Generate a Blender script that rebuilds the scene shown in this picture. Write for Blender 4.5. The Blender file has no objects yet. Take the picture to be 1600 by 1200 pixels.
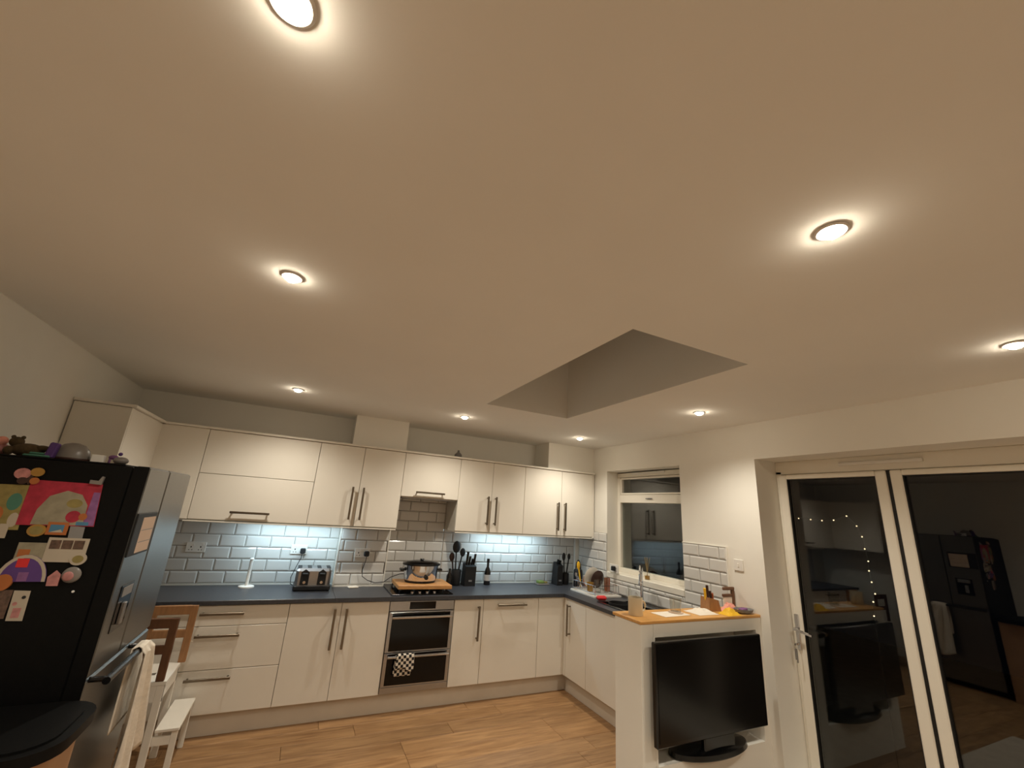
import bpy, bmesh, math, random
from mathutils import Vector, Matrix
random.seed(7)
scene = bpy.context.scene
C = scene.collection

# ------------------------------------------------------------------ camera
def lin(c):
    return tuple(((v/255)/12.92 if v/255 <= .04045 else ((v/255+.055)/1.055)**2.4) for v in c)
yaw, pitch, roll, F = .4274, .2786, .0694, 643.38
fw = Vector((math.sin(yaw)*math.cos(pitch), math.cos(yaw)*math.cos(pitch), math.sin(pitch)))
rt = Vector((math.cos(yaw), -math.sin(yaw), 0)); up = rt.cross(fw)
r2 = math.cos(roll)*rt + math.sin(roll)*up; u2 = -math.sin(roll)*rt + math.cos(roll)*up
cam_data = bpy.data.cameras.new('camera'); cam = bpy.data.objects.new('camera', cam_data); C.objects.link(cam)
M4 = Matrix.Identity(4)
for i in range(3):
    M4[i][0] = r2[i]; M4[i][1] = u2[i]; M4[i][2] = -fw[i]
M4[0][3], M4[1][3], M4[2][3] = -.845, -4.6436, 1.6949
cam.matrix_world = M4
cam_data.sensor_fit = 'HORIZONTAL'; cam_data.sensor_width = 36; cam_data.lens = F/1600*36
cam_data.shift_x = 8/1600; cam_data.shift_y = 14.7/1600
cam_data.clip_start = .02
scene.camera = cam

# ------------------------------------------------------------------ night sky, exposure
world = bpy.data.worlds.new('night'); scene.world = world; world.use_nodes = True
bg = world.node_tree.nodes['Background']; bg.inputs[0].default_value = (.012, .014, .02, 1); bg.inputs[1].default_value = .12
vs = scene.view_settings
vs.view_transform = 'Standard'; vs.look = 'None'; vs.gamma = 1; vs.use_curve_mapping = False
vs.exposure = -0.90
SPOT_W = 30.0; LENS_E = 260.0; STRIP_W = 6.5
WARM = (1.0, .93, .80); COOL = (.62, .86, 1.0)

# ------------------------------------------------------------------ materials
def mat(name, col, rough=.5, metal=0., var=.06, scale=8., bump=0., spec=.5, emit=None, estr=0., alpha=None, trans=0., coat=0., stretch=None):
    m = bpy.data.materials.new(name); m.use_nodes = True
    nt = m.node_tree; b = nt.nodes['Principled BSDF']
    L = lin(col)
    tc = nt.nodes.new('ShaderNodeTexCoord'); nz = nt.nodes.new('ShaderNodeTexNoise'); nz.inputs['Scale'].default_value = scale; nz.inputs['Detail'].default_value = 5
    src = tc.outputs['Object']
    if stretch:
        mp = nt.nodes.new('ShaderNodeMapping'); mp.inputs['Scale'].default_value = stretch
        nt.links.new(src, mp.inputs[0]); src = mp.outputs[0]
    nt.links.new(src, nz.inputs['Vector'])
    cr = nt.nodes.new('ShaderNodeValToRGB')
    cr.color_ramp.elements[0].position = .3; cr.color_ramp.elements[1].position = .7
    cr.color_ramp.elements[0].color = (*[max(0, v*(1-var)) for v in L], 1); cr.color_ramp.elements[1].color = (*[min(1, v*(1+var)) for v in L], 1)
    nt.links.new(nz.outputs['Fac'], cr.inputs[0]); nt.links.new(cr.outputs[0], b.inputs['Base Color'])
    b.inputs['Roughness'].default_value = rough; b.inputs['Metallic'].default_value = metal
    b.inputs['Specular IOR Level'].default_value = spec
    if trans: b.inputs['Transmission Weight'].default_value = trans
    if coat: b.inputs['Coat Weight'].default_value = coat; b.inputs['Coat Roughness'].default_value = .08
    if bump:
        bp = nt.nodes.new('ShaderNodeBump'); bp.inputs['Strength'].default_value = bump; bp.inputs['Distance'].default_value = .004
        nt.links.new(nz.outputs['Fac'], bp.inputs['Height']); nt.links.new(bp.outputs[0], b.inputs['Normal'])
    if emit:
        b.inputs['Emission Color'].default_value = (*emit, 1); b.inputs['Emission Strength'].default_value = estr
    return m

def wood_plank_mat():
    m = bpy.data.materials.new('oak_floor'); m.use_nodes = True
    nt = m.node_tree; b = nt.nodes['Principled BSDF']; N = nt.nodes.new
    tc = N('ShaderNodeTexCoord'); oi = N('ShaderNodeObjectInfo'); mp = N('ShaderNodeMapping'); mp.inputs['Scale'].default_value = (1.4, 14, 14)
    ad = N('ShaderNodeVectorMath'); ad.operation = 'ADD'
    sc = N('ShaderNodeMath'); sc.operation = 'MULTIPLY'; sc.inputs[1].default_value = 37
    nt.links.new(oi.outputs['Random'], sc.inputs[0]); nt.links.new(tc.outputs['Object'], ad.inputs[0]); nt.links.new(sc.outputs[0], ad.inputs[1])
    nt.links.new(ad.outputs[0], mp.inputs[0])
    nz = N('ShaderNodeTexNoise'); nz.inputs['Scale'].default_value = 2.2; nz.inputs['Detail'].default_value = 8; nz.inputs['Distortion'].default_value = .8
    nt.links.new(mp.outputs[0], nz.inputs['Vector'])
    cr = N('ShaderNodeValToRGB'); cr.color_ramp.elements[0].position = .28; cr.color_ramp.elements[1].position = .75
    cr.color_ramp.elements[0].color = (*lin((132, 96, 62)), 1); cr.color_ramp.elements[1].color = (*lin((184, 144, 100)), 1)
    nt.links.new(nz.outputs['Fac'], cr.inputs[0])
    hs = N('ShaderNodeHueSaturation'); mr = N('ShaderNodeMapRange'); mr.inputs['To Min'].default_value = .8; mr.inputs['To Max'].default_value = 1.1
    nt.links.new(oi.outputs['Random'], mr.inputs['Value']); nt.links.new(mr.outputs[0], hs.inputs['Value'])
    nt.links.new(cr.outputs[0], hs.inputs['Color']); nt.links.new(hs.outputs[0], b.inputs['Base Color'])
    b.inputs['Roughness'].default_value = .42
    return m

def check_mat():
    m = bpy.data.materials.new('check_cloth'); m.use_nodes = True; nt = m.node_tree; b = nt.nodes['Principled BSDF']
    tc = nt.nodes.new('ShaderNodeTexCoord'); ck = nt.nodes.new('ShaderNodeTexChecker'); ck.inputs['Scale'].default_value = 44
    mp = nt.nodes.new('ShaderNodeMapping'); mp.inputs['Rotation'].default_value = (0, math.radians(4), 0); mp.inputs['Location'].default_value = (0, .011, 0)
    mp.inputs['Scale'].default_value = (1, .0001, 1)
    ck.inputs['Color1'].default_value = (*lin((225, 215, 200)), 1); ck.inputs['Color2'].default_value = (*lin((22, 20, 20)), 1)
    nt.links.new(tc.outputs['Object'], mp.inputs[0]); nt.links.new(mp.outputs[0], ck.inputs['Vector']); nt.links.new(ck.outputs['Color'], b.inputs['Base Color'])
    b.inputs['Roughness'].default_value = .9
    return m

def pane_mat(name, r0, tint):
    m = bpy.data.materials.new(name); m.use_nodes = True; nt = m.node_tree; nt.nodes.remove(nt.nodes['Principled BSDF'])
    out = nt.nodes['Material Output']; mx = nt.nodes.new('ShaderNodeMixShader')
    lw = nt.nodes.new('ShaderNodeLayerWeight'); lw.inputs[0].default_value = .5
    pw = nt.nodes.new('ShaderNodeMath'); pw.operation = 'POWER'; pw.inputs[1].default_value = 5
    mr = nt.nodes.new('ShaderNodeMapRange'); mr.inputs['To Min'].default_value = r0; mr.inputs['To Max'].default_value = 1
    tr = nt.nodes.new('ShaderNodeBsdfTransparent'); tr.inputs[0].default_value = (*tint, 1)
    gl = nt.nodes.new('ShaderNodeBsdfGlossy'); gl.inputs['Roughness'].default_value = 0
    nt.links.new(lw.outputs['Facing'], pw.inputs[0]); nt.links.new(pw.outputs[0], mr.inputs['Value'])
    nt.links.new(mr.outputs[0], mx.inputs[0]); nt.links.new(tr.outputs[0], mx.inputs[1]); nt.links.new(gl.outputs[0], mx.inputs[2]); nt.links.new(mx.outputs[0], out.inputs[0])
    return m

M = dict(
    wall=mat('wall_paint', (232, 228, 218), .9, var=.015, scale=3, spec=.2),
    ceiling=mat('ceiling_paint', (238, 236, 230), .95, var=.015, scale=2, spec=.15),
    cab=mat('white_cabinet', (232, 226, 214), .32, var=.012, scale=3, spec=.45),
    carcass=mat('cabinet_carcass', (206, 200, 188), .5, var=.02),
    plinth=mat('plinth_white', (205, 194, 178), .45, var=.03),
    worktop=mat('slate_worktop', (58, 60, 66), .36, var=.2, scale=60, spec=.5),
    steel=mat('brushed_steel', (176, 176, 178), .3, 1., var=.08, scale=40, stretch=(1, 1, 30)),
    handle=mat('nickel_handle', (128, 118, 104), .38, 1., var=.05, scale=40),
    chrome=mat('chrome', (215, 218, 225), .1, 1., var=.02),
    fridge_steel=mat('dark_fridge_steel', (116, 114, 110), .33, .85, var=.05, scale=20, stretch=(1, 1, 12)),
    black=mat('black_gloss', (12, 12, 13), .22, var=.2, spec=.5),
    black_glass=mat('black_glass', (6, 6, 7), .1, var=.1, spec=.3),
    fridge_black=mat('black_fridge_side', (10, 10, 10), .5, var=.25, scale=90, spec=.14),
    rubber=mat('black_matt', (18, 18, 20), .6, var=.2),
    screen=mat('tv_screen', (9, 9, 10), .22, var=.1, spec=.4),
    tile=mat('metro_tile_glaze', (212, 210, 205), .14, var=.015, scale=4, spec=.5),
    grout=mat('grey_grout', (120, 114, 106), .9, var=.08, scale=40),
    trim=mat('white_trim', (232, 228, 218), .4, var=.02),
    upvc=mat('white_upvc', (232, 226, 212), .3, var=.015, scale=3),
    gasket=mat('black_gasket', (16, 15, 14), .6, var=.1),
    oak=mat('oak_board', (196, 142, 86), .45, var=.14, scale=6, stretch=(2, 14, 14)),
    cap=mat('oak_wall_cap', (205, 152, 84), .4, var=.12, scale=5, stretch=(2, 14, 14)),
    oakdark=mat('brown_and_shaded_oak', (104, 70, 46), .5, var=.15, scale=6, stretch=(10, 10, 2)),  # also carries the shade of the near guard frame
    oaklight=mat('warm_oak', (158, 114, 74), .5, var=.15, scale=6, stretch=(10, 10, 2)),
    floorbase=mat('floor_base', (70, 48, 30), .8),
    plank=wood_plank_mat(),
    white=mat('white_paint', (230, 224, 212), .45, var=.02),
    plastic=mat('white_plastic', (228, 224, 216), .35, var=.01),
    cream=mat('cream_ceramic', (222, 208, 178), .3, var=.03, coat=.4),
    paper=mat('paper', (226, 216, 200), .8, var=.03),
    cloth=mat('white_towel', (224, 214, 198), .95, var=.1, scale=30, bump=.6),
    check=check_mat(),
    pane=pane_mat('door_pane', .065, (.86, .87, .86)),
    wpane=pane_mat('window_pane', .075, (.80, .83, .82)),
    glass=pane_mat('drinking_glass', .06, (.95, .95, .93)),
    lens=mat('lamp_lens', (255, 246, 230), .3, emit=(1, .87, .68), estr=LENS_E),
    led=mat('led_diffuser', (240, 248, 255), .3, emit=COOL, estr=14.),
    fairy=mat('fairy_bulb', (255, 220, 160), .3, emit=(1, .75, .42), estr=6.),
    red=mat('red_sponge', (205, 40, 42), .6, var=.1), yellow=mat('yellow_cloth', (236, 186, 40), .7, var=.08),
    pink=mat('pink_cloth', (232, 158, 140), .85, var=.08), purple=mat('purple', (86, 56, 120), .7, var=.15),
    teal=mat('teal_fabric', (70, 118, 100), .85, var=.15), brown=mat('brown_plush', (74, 60, 38), 1., var=.25, scale=60, bump=.8),
    grey=mat('mid_grey', (130, 128, 126), .6, var=.08), greyblue=mat('grey_shell', (122, 116, 110), .35, var=.1),
    green=mat('green_leafy', (110, 130, 66), .6, var=.2, scale=40), bottle=mat('dark_bottle_glass', (22, 16, 14), .12, var=.1, spec=.6),
    label=mat('bottle_label', (196, 190, 186), .6), beige=mat('beige_bin', (176, 136, 100), .6, var=.06),
    slate=mat('patio_slab', (70, 68, 64), .8, var=.2), rug=mat('pale_rug', (196, 184, 168), 1., var=.1, scale=60, bump=.8),
    magenta=mat('pink_poster_paint', (158, 38, 56), .8, var=.25, scale=30), lilac=mat('lilac_paint', (128, 84, 130), .8, var=.25, scale=30),
    olive=mat('olive_paint', (136, 122, 70), .8, var=.2, scale=30), sage=mat('sage_paint', (142, 134, 112), .8, var=.2, scale=25),
    orange=mat('orange_paint', (168, 98, 48), .7, var=.15), blue=mat('blue_print', (70, 120, 150), .6, var=.15),
    sepia=mat('photo_print', (88, 66, 54), .4, var=.6, scale=60), gold=mat('yellow_badge', (158, 118, 48), .4, var=.15),
    rose=mat('rose_ornament', (178, 120, 116), .5, var=.3, scale=40), copper=mat('copper_tint', (176, 104, 74), .35, .6, var=.2, scale=30),
    reed=mat('reed_sticks', (150, 128, 84), .7), redfloor=mat('dark_red', (90, 20, 20), .6), darkbrown=mat('dark_brown', (58, 34, 26), .5, var=.15),
    card=mat('dimmed_card', (176, 164, 146), .85, var=.04),  # paper tone lowered to carry the dimness of the fridge side
    peach=mat('peach_paper', (206, 180, 158), .8, var=.04),
)

# ------------------------------------------------------------------ mesh helpers
class MB:
    def __init__(s, org=(0, 0, 0)):
        s.v = []; s.f = []; s.o = Vector(org)
    def add(s, vs_, fs):
        n = len(s.v); s.v += [tuple(Vector(p)-s.o) for p in vs_]; s.f += [tuple(i+n for i in f) for f in fs]; return s
    def box(s, x0, x1, y0, y1, z0, z1, b=0., R=None, piv=None):
        x0, x1 = sorted((x0, x1)); y0, y1 = sorted((y0, y1)); z0, z1 = sorted((z0, z1))
        lo = (x0, y0, z0); hi = (x1, y1, z1)
        if b <= 0:
            vv = [((hi if i & 1 else lo)[0], (hi if i & 2 else lo)[1], (hi if i & 4 else lo)[2]) for i in range(8)]
            ff = [(0, 2, 3, 1), (4, 5, 7, 6), (0, 1, 5, 4), (2, 6, 7, 3), (0, 4, 6, 2), (1, 3, 7, 5)]
        else:
            b = min(b, *( .49*(hi[k]-lo[k]) for k in range(3)))
            vv = []; idx = {}
            for i in range(8):
                sg = [(i >> k) & 1 for k in range(3)]
                for a in range(3):
                    p = []
                    for k in range(3):
                        base = hi[k] if sg[k] else lo[k]
                        if k != a: base += -b if sg[k] else b
                        p.append(base)
                    idx[(i, a)] = len(vv); vv.append(tuple(p))
            ff = []
            for a in range(3):
                o1, o2 = [k for k in range(3) if k != a]
                for sg in (0, 1):
                    c = [(sg << a) | (p << o1) | (q << o2) for p, q in ((0, 0), (1, 0), (1, 1), (0, 1))]
                    ff.append(tuple(idx[(i, a)] for i in c))
                for p in (0, 1):
                    for q in (0, 1):
                        c0 = (p << o1) | (q << o2); c1 = c0 | (1 << a)
                        ff.append((idx[(c0, o1)], idx[(c1, o1)], idx[(c1, o2)], idx[(c0, o2)]))
            for i in range(8): ff.append((idx[(i, 0)], idx[(i, 1)], idx[(i, 2)]))
        if R is not None:
            pv = Vector(piv) if piv is not None else Vector(((x0+x1)/2, (y0+y1)/2, (z0+z1)/2))
            vv = [tuple(R @ (Vector(p)-pv)+pv) for p in vv]
        return s.add(vv, ff)
    def lathe(s, prof, c, n=24, axis='z', sx=1., sy=1.):
        vv = []; ff = []
        for r, h in prof:
            for k in range(n):
                a = 2*math.pi*k/n; p = (r*math.cos(a)*sx, r*math.sin(a)*sy, h)
                if axis == 'y': p = (p[0], p[2], p[1])
                if axis == 'x': p = (p[2], p[0], p[1])
                vv.append((p[0]+c[0], p[1]+c[1], p[2]+c[2]))
        m = len(prof)
        for j in range(m-1):
            for k in range(n):
                k2 = (k+1) % n; ff.append((j*n+k, j*n+k2, (j+1)*n+k2, (j+1)*n+k))
        if prof[0][0] > 1e-6: ff.append(tuple(range(n-1, -1, -1)))
        if prof[-1][0] > 1e-6: ff.append(tuple((m-1)*n+k for k in range(n)))
        return s.add(vv, ff)
    def ball(s, c, rx, ry=None, rz=None, n=16, m=10):
        ry = ry or rx; rz = rz or rx
        vv = []; ff = []
        for j in range(m+1):
            t = math.pi*j/m
            for k in range(n):
                a = 2*math.pi*k/n
                vv.append((c[0]+rx*math.sin(t)*math.cos(a), c[1]+ry*math.sin(t)*math.sin(a), c[2]+rz*math.cos(t)))
        for j in range(m):
            for k in range(n):
                k2 = (k+1) % n; ff.append((j*n+k, (j+1)*n+k, (j+1)*n+k2, j*n+k2))
        return s.add(vv, ff)
    def tube(s, pts, r, n=8, closed=False):
        pts = [Vector(p) for p in pts]; vv = []; ff = []; m = len(pts)
        for i, p in enumerate(pts):
            d = (pts[min(i+1, m-1)]-pts[max(i-1, 0)]).normalized()
            ref = Vector((0, 0, 1)) if abs(d.z) < .9 else Vector((1, 0, 0))
            a = d.cross(ref).normalized(); b = d.cross(a)
            rr = r[i] if isinstance(r, (list, tuple)) else r
            for k in range(n):
                t = 2*math.pi*k/n; vv.append(tuple(p+rr*(math.cos(t)*a+math.sin(t)*b)))
        for i in range(m-1):
            for k in range(n):
                k2 = (k+1) % n; ff.append((i*n+k, i*n+k2, (i+1)*n+k2, (i+1)*n+k))
        ff.append(tuple(range(n))); ff.append(tuple((m-1)*n+k for k in range(n)))
        return s.add(vv, ff)
    def prism(s, poly, axis, a0, a1):
        # poly in the two remaining axes (x,y / x,z / y,z order), extruded along axis
        vv = []; n = len(poly)
        for a in (a0, a1):
            for p, q in poly:
                vv.append({'x': (a, p, q), 'y': (p, a, q), 'z': (p, q, a)}[axis])
        ff = [tuple(range(n)), tuple(range(2*n-1, n-1, -1))]
        for k in range(n):
            k2 = (k+1) % n; ff.append((k, k2, n+k2, n+k))
        return s.add(vv, ff)
    def mesh(s, name, m, smooth=True):
        me = bpy.data.meshes.new(name); me.from_pydata(s.v, [], s.f)
        bm = bmesh.new(); bm.from_mesh(me); bmesh.ops.remove_doubles(bm, verts=bm.verts, dist=1e-5); bmesh.ops.recalc_face_normals(bm, faces=bm.faces); bm.to_mesh(me); bm.free()
        if smooth:
            for p in me.polygons: p.use_smooth = True
            me.set_sharp_from_angle(angle=math.radians(34))
        me.materials.append(M[m] if isinstance(m, str) else m)
        return me
    def build(s, name, m, parent=None, smooth=True):
        o = bpy.data.objects.new(name, s.mesh(name, m, smooth)); C.objects.link(o)
        if parent is not None: o.parent = parent
        return o

def tag(o, label=None, cat=None, group=None, kind=None):
    if label: o['label'] = label
    if cat: o['category'] = cat
    if group: o['group'] = group
    if kind: o['kind'] = kind
    return o
def thing(name, loc, label, cat, group=None):
    o = bpy.data.objects.new(name, None); o.empty_display_size = .05; C.objects.link(o); o.location = loc
    return tag(o, label, cat, group)
def solo(name, loc, fn, m, label, cat, group=None):
    b = MB(loc); fn(b); o = b.build(name, m); o.location = loc
    return tag(o, label, cat, group)
def struct(name, mb, m, label):
    return tag(mb.build(name, m), label, None, None, 'structure')
def RZ(d): return Matrix.Rotation(math.radians(d), 3, 'Z')
def RX(d): return Matrix.Rotation(math.radians(d), 3, 'X')
def RY(d): return Matrix.Rotation(math.radians(d), 3, 'Y')

# ------------------------------------------------------------------ room shell
XL, XR, H, YF = -2.32, 2.40, 2.536, -7.2
WY0, WY1, WZ0, WZ1 = -.595, -1.69, 1.104, 2.24          # window opening
DY0, DY1, DZ = -2.457, -5.45, 2.238                      # patio door opening
TH = .36
SX0, SX1, SY0, SY1 = .376, 1.167, -1.572, -3.306        # skylight
floor = struct('floor', MB().box(XL, XR, YF, 0, -.12, -.012), 'floorbase', 'oak-look plank floor of the kitchen')
wb = struct('wall_back', MB().box(XL-.1, XR+TH, 0, .12, -.12, H), 'wall', 'back wall behind the kitchen units')
struct('wall_left', MB().box(XL-.12, XL, YF, 0, -.12, H), 'wall', 'plain left wall behind the fridge')
struct('wall_front', MB().box(XL-.1, XR+TH, YF-.12, YF, -.12, H), 'wall', 'wall behind the viewer')
b = MB()
for y0, y1, z0, z1 in ((0, WY0, -.12, H), (WY0, WY1, -.12, WZ0), (WY0, WY1, WZ1, H), (WY1, DY0, -.12, H), (DY0, DY1, DZ, H), (DY0, DY1, -.12, -.012), (DY1, YF, -.12, H)):
    b.box(XR, XR+TH, y0, y1, z0, z1)
wr = struct('wall_right', b, 'wall', 'right wall with the window and the patio door')
b = MB()
for x0, x1, y0, y1 in ((XL-.1, SX0, YF, .1), (SX1, XR+TH, YF, .1), (SX0, SX1, SY0, .1), (SX0, SX1, YF, SY1)):
    b.box(x0, x1, y0, y1, H, H+.14)
struct('ceiling', b, 'ceiling', 'flat ceiling with recessed downlights')
b = MB(); D = .85
b.box(SX0-.05, SX0, SY1-.05, SY0+.05, H+.14, H+D).box(SX1, SX1+.05, SY1-.05, SY0+.05, H+.14, H+D).box(SX0, SX1, SY1-.05, SY1, H+.14, H+D).box(SX0, SX1, SY0, SY0+.05, H+.14, H+D)
sk = struct('window_2', b, 'ceiling', 'deep plastered skylight well cut into the ceiling')
MB().box(SX0-.05, SX1+.05, SY1-.05, SY0+.05, H+D, H+D+.02).build('skylight_pane', 'wpane', sk)
b = MB()
b.box(SX0-.05, SX0+.05, SY1-.05, SY0+.05, H+D-.05, H+D).box(SX1-.05, SX1+.05, SY1-.05, SY0+.05, H+D-.05, H+D).box(SX0+.05, SX1-.05, SY1-.05, SY1+.05, H+D-.05, H+D).box(SX0+.05, SX1-.05, SY0-.05, SY0+.05, H+D-.05, H+D)
b.build('skylight_frame', 'upvc', sk)

# planks
cache = {}
def plank(w, d):
    k = (round(w, 3), round(d, 3))
    if k not in cache: cache[k] = MB().box(0, k[0], 0, k[1], -.012, 0, .0018).mesh('plank', 'plank')
    return cache[k]
y = -.52; row = 0
while y > YF+.01:
    d = min(.176, y-YF); x = XL-random.choice((0, .3, .55, .8, 1.05)); 
    while x < XR-.01:
        x0, x1 = max(x, XL), min(x+1.22, XR)
        if x1-x0 > .04:
            o = bpy.data.objects.new('plank', plank(x1-x0-.0015, d-.0015)); o.location = (x0, y-d, 0); o.parent = floor; C.objects.link(o)
        x += 1.22
    y -= d; row += 1

# boxing on the back wall
b = MB().box(-.46, .01, -.13, 0, -.01, 1.45).box(-.46, .01, -.13, 0, 1.45, 2.21).box(-.505, .03, -.28, 0, 2.228, H)
t1 = struct('trim_1', b, 'wall', 'boxed pier on the back wall beside the hob')
t2 = struct('trim_2', MB().box(1.73, XR, -.335, 0, 2.228, H), 'wall', 'boxed section above the right wall units')
t3 = struct('trim_3', MB().box(2.345, XR, -.045, 0, .905, 1.46), 'trim', 'narrow white boxing in the back right corner')

# tiles
TP, TZ, TB = .203, .102, .917
tcache = {}
def tile_mesh(w, h):
    k = (round(w, 3), round(h, 3))
    if k not in tcache:
        w, h = k; e = min(.011, w*.3, h*.3); t0, t1_ = .004, .0095
        P = [(0, 0, 0), (w, 0, 0), (w, 0, h), (0, 0, h), (0, -t0, 0), (w, -t0, 0), (w, -t0, h), (0, -t0, h), (e, -t1_, e), (w-e, -t1_, e), (w-e, -t1_, h-e), (e, -t1_, h-e)]
        Fc = [(0, 1, 5, 4), (1, 2, 6, 5), (2, 3, 7, 6), (3, 0, 4, 7), (4, 5, 9, 8), (5, 6, 10, 9), (6, 7, 11, 10), (7, 4, 8, 11), (8, 9, 10, 11), (3, 2, 1, 0)]
        tcache[k] = MB().add(P, Fc).mesh('tile', 'tile', smooth=False)
    return tcache[k]
def tiles(parent, plane, c0, c1, zmax, base, phase, skip=None, turn=False, zmin_row=0):
    """lay brick bond from c0 to c1 (along x, or along -y for the right wall)"""
    g = .0045; k = zmin_row
    while TB+k*TZ < zmax-.012:
        z0 = TB+k*TZ; z1 = min(z0+TZ, zmax)
        x = c0-((phase+(k % 2)*TP/2) % TP)
        while x < c1-.01:
            a, e = max(x, c0), min(x+TP, c1); zz0, zz1 = z0, z1
            if e-a > .018:
                rects = [(a, e, zz0, zz1)]
                if skip:
                    s0, s1, q0, q1 = skip; out = []
                    for (A_, E_, Z0_, Z1_) in rects:
                        if E_ <= s0 or A_ >= s1 or Z1_ <= q0: out.append((A_, E_, Z0_, Z1_)); continue
                        if A_ < s0-.015: out.append((A_, s0, Z0_, Z1_))
                        if E_ > s1+.015: out.append((s1, E_, Z0_, Z1_))
                        if Z0_ < q0-.015: out.append((max(A_, s0), min(E_, s1), Z0_, q0))
                    rects = out
                for (A_, E_, Z0_, Z1_) in rects:
                    if E_-A_ < .016 or Z1_-Z0_ < .012: continue
                    o = bpy.data.objects.new('tile', tile_mesh(E_-A_-g, Z1_-Z0_-g)); C.objects.link(o); o.parent = parent
                    if turn: o.location = (base, -(A_+g/2), Z0_+g/2); o.rotation_euler = (0, 0, -math.pi/2)
                    else: o.location = (A_+g/2, base, Z0_+g/2)
            x += TP
        k += 1
tiles(wb, 'y', -2.0, -.46, 1.462, -.0025, .17)
tiles(wb, 'y', .014, .62, 1.78, -.0025, .104)
tiles(wb, 'y', .62, 2.345, 1.462, -.0025, .101)
tiles(t1, 'y', -.455, .005, 1.448, -.1325, .06)
tiles(wr, 'x', 0.05, 2.14, 1.528, XR-.0025, .11, skip=(.595, 1.69, 1.06, 9), turn=True)
MB().box(-2.0, 2.345, -.0025, 0, .905, 1.462).box(.014, .62, -.0025, 0, 1.462, 1.78).build('grout', 'grout', wb)
MB().box(-.455, .005, -.1325, -.13, .905, 1.448).build('grout', 'grout', t1)
MB().box(XR-.0025, XR, -.595, -.05, .905, 1.528).box(XR-.0025, XR, -1.69, -.595, .905, 1.06).box(XR-.0025, XR, -2.14, -1.69, .905, 1.528).build('grout', 'grout', wr)
MB().box(-2.0, -.46, -.012, -.0025, .905, .918).box(.01, 2.345, -.012, -.0025, .905, .918).build('sealant_strip', 'trim', wb)
MB().box(-.463, -.452, -.142, -.125, .905, 1.45).box(.003, .014, -.142, -.125, .905, 1.45).box(-.455, .005, -.142, -.1325, .905, .918).build('tile_trim', 'trim', t1)
MB().box(XR-.011, XR, -2.152, -2.14, .905, 1.535).box(XR-.011, XR, -2.14, -1.69, 1.528, 1.535).build('tile_trim', 'trim', wr)

# ------------------------------------------------------------------ kitchen window
WX = 2.555
def frame_ring(b, x0, x1, y0, y1, z0, z1, w, bev=.004):
    b.box(x0, x1, y0, y1, z1-w, z1, bev).box(x0, x1, y0, y1, z0, z0+w, bev).box(x0, x1, y0, y0+w*(1 if y1 > y0 else -1), z0+w, z1-w, bev).box(x0, x1, y1-w*(1 if y1 > y0 else -1), y1, z0+w, z1-w, bev)
b = MB(); frame_ring(b, WX, WX+.07, WY0, WY1, 1.12, WZ1-.012, .05); b.box(WX-.004, WX+.07, WY0-.05, WY1+.05, 1.885, 1.975, .004)
win = struct('window_1', b, 'upvc', 'white kitchen window with a small top light over the sink')
b = MB(); frame_ring(b, WX+.005, WX+.06, WY0-.052, WY1+.052, 1.978, WZ1-.066, .02, .003); b.build('opening_sash', 'upvc', win)
MB().box(WX+.03, WX+.04, WY0-.06, WY1+.06, 1.99, WZ1-.075).build('pane', 'wpane', win)
MB().box(WX+.03, WX+.04, WY0-.045, WY1+.045, 1.165, 1.89).build('pane', 'wpane', win)
MB().box(WX-.012, WX-.004, -1.16, -1.10, 1.925, 1.94, .003).box(WX-.022, WX-.012, -1.18, -1.08, 1.927, 1.937, .003).build('window_handle', 'grey', win)
MB().box(WX-.018, WX, -1.36, -.86, WZ1-.04, WZ1-.014, .005).box(WX-.024, WX-.018, -1.3, -.92, WZ1-.034, WZ1-.02, .002).build('trickle_vent', 'plastic', win)
MB().box(XR-.012, WX+.01, WY0-.002, WY1+.002, 1.062, WZ0+.018, .006).build('window_sill', 'upvc', win)

# ------------------------------------------------------------------ patio door
DX = 2.66
b = MB()
b.box(DX, DX+.08, DY0, DY0-.045, 0, 2.16, .004).box(DX, DX+.08, DY0, DY1, 2.135, DZ-.0, .004).box(DX, DX+.08, DY1, DY1+.045, 0, 2.16, .004).box(DX-.02, DX+.08, DY0, DY1, 0, .04, .004)
door = struct('door_1', b, 'upvc', 'white glazed folding patio door on the right wall')
def leaf(y0, y1, hinge_gap=.012):
    b = MB(); z0, z1 = .045, 2.132
    w = .062
    b.box(DX-.012, DX+.05, y0, y0-w, z0, z1, .006).box(DX-.012, DX+.05, y1+w, y1, z0, z1, .006).box(DX-.012, DX+.05, y0-w, y1+w, z1-.036, z1, .005).box(DX-.012, DX+.05, y0-w, y1+w, z0, z0+.09, .005)
    o = b.build('door_leaf', 'upvc', door)
    g = MB(); frame_ring(g, DX-.003, DX+.03, y0-w+.001, y1+w-.001, z0+.089, z1-.035, .007, 0); g.build('gasket', 'gasket', o)
    MB().box(DX+.014, DX+.022, y0-w-.004, y1+w+.004, z0+.09, z1-.036).build('pane', 'pane', o)
    return o
l1 = leaf(DY0-.022, -3.196)
l2 = leaf(-3.218, -4.28); l3 = leaf(-4.3, DY1+.02)
MB().box(DX+.0, DX+.04, -3.196, -3.218, .045, 2.132).box(DX, DX+.04, -4.28, -4.3, .045, 2.132).build('gasket', 'gasket', door)
MB().box(DX-.022, DX-.012, -2.487, -2.517, .86, 1.10, .004).build('handle_plate', 'chrome', l1)
MB().tube([(DX-.015, -2.502, 1.0), (DX-.06, -2.502, 1.0), (DX-.068, -2.515, 1.0), (DX-.07, -2.63, .985)], .0095, 8).build('lever_handle', 'chrome', l1)
MB().lathe([(.0, 0), (.009, 0), (.009, .02), (0, .02)], (DX-.042, -2.502, .90), 10, 'x').build('lock_cylinder', 'chrome', l1)
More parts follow.
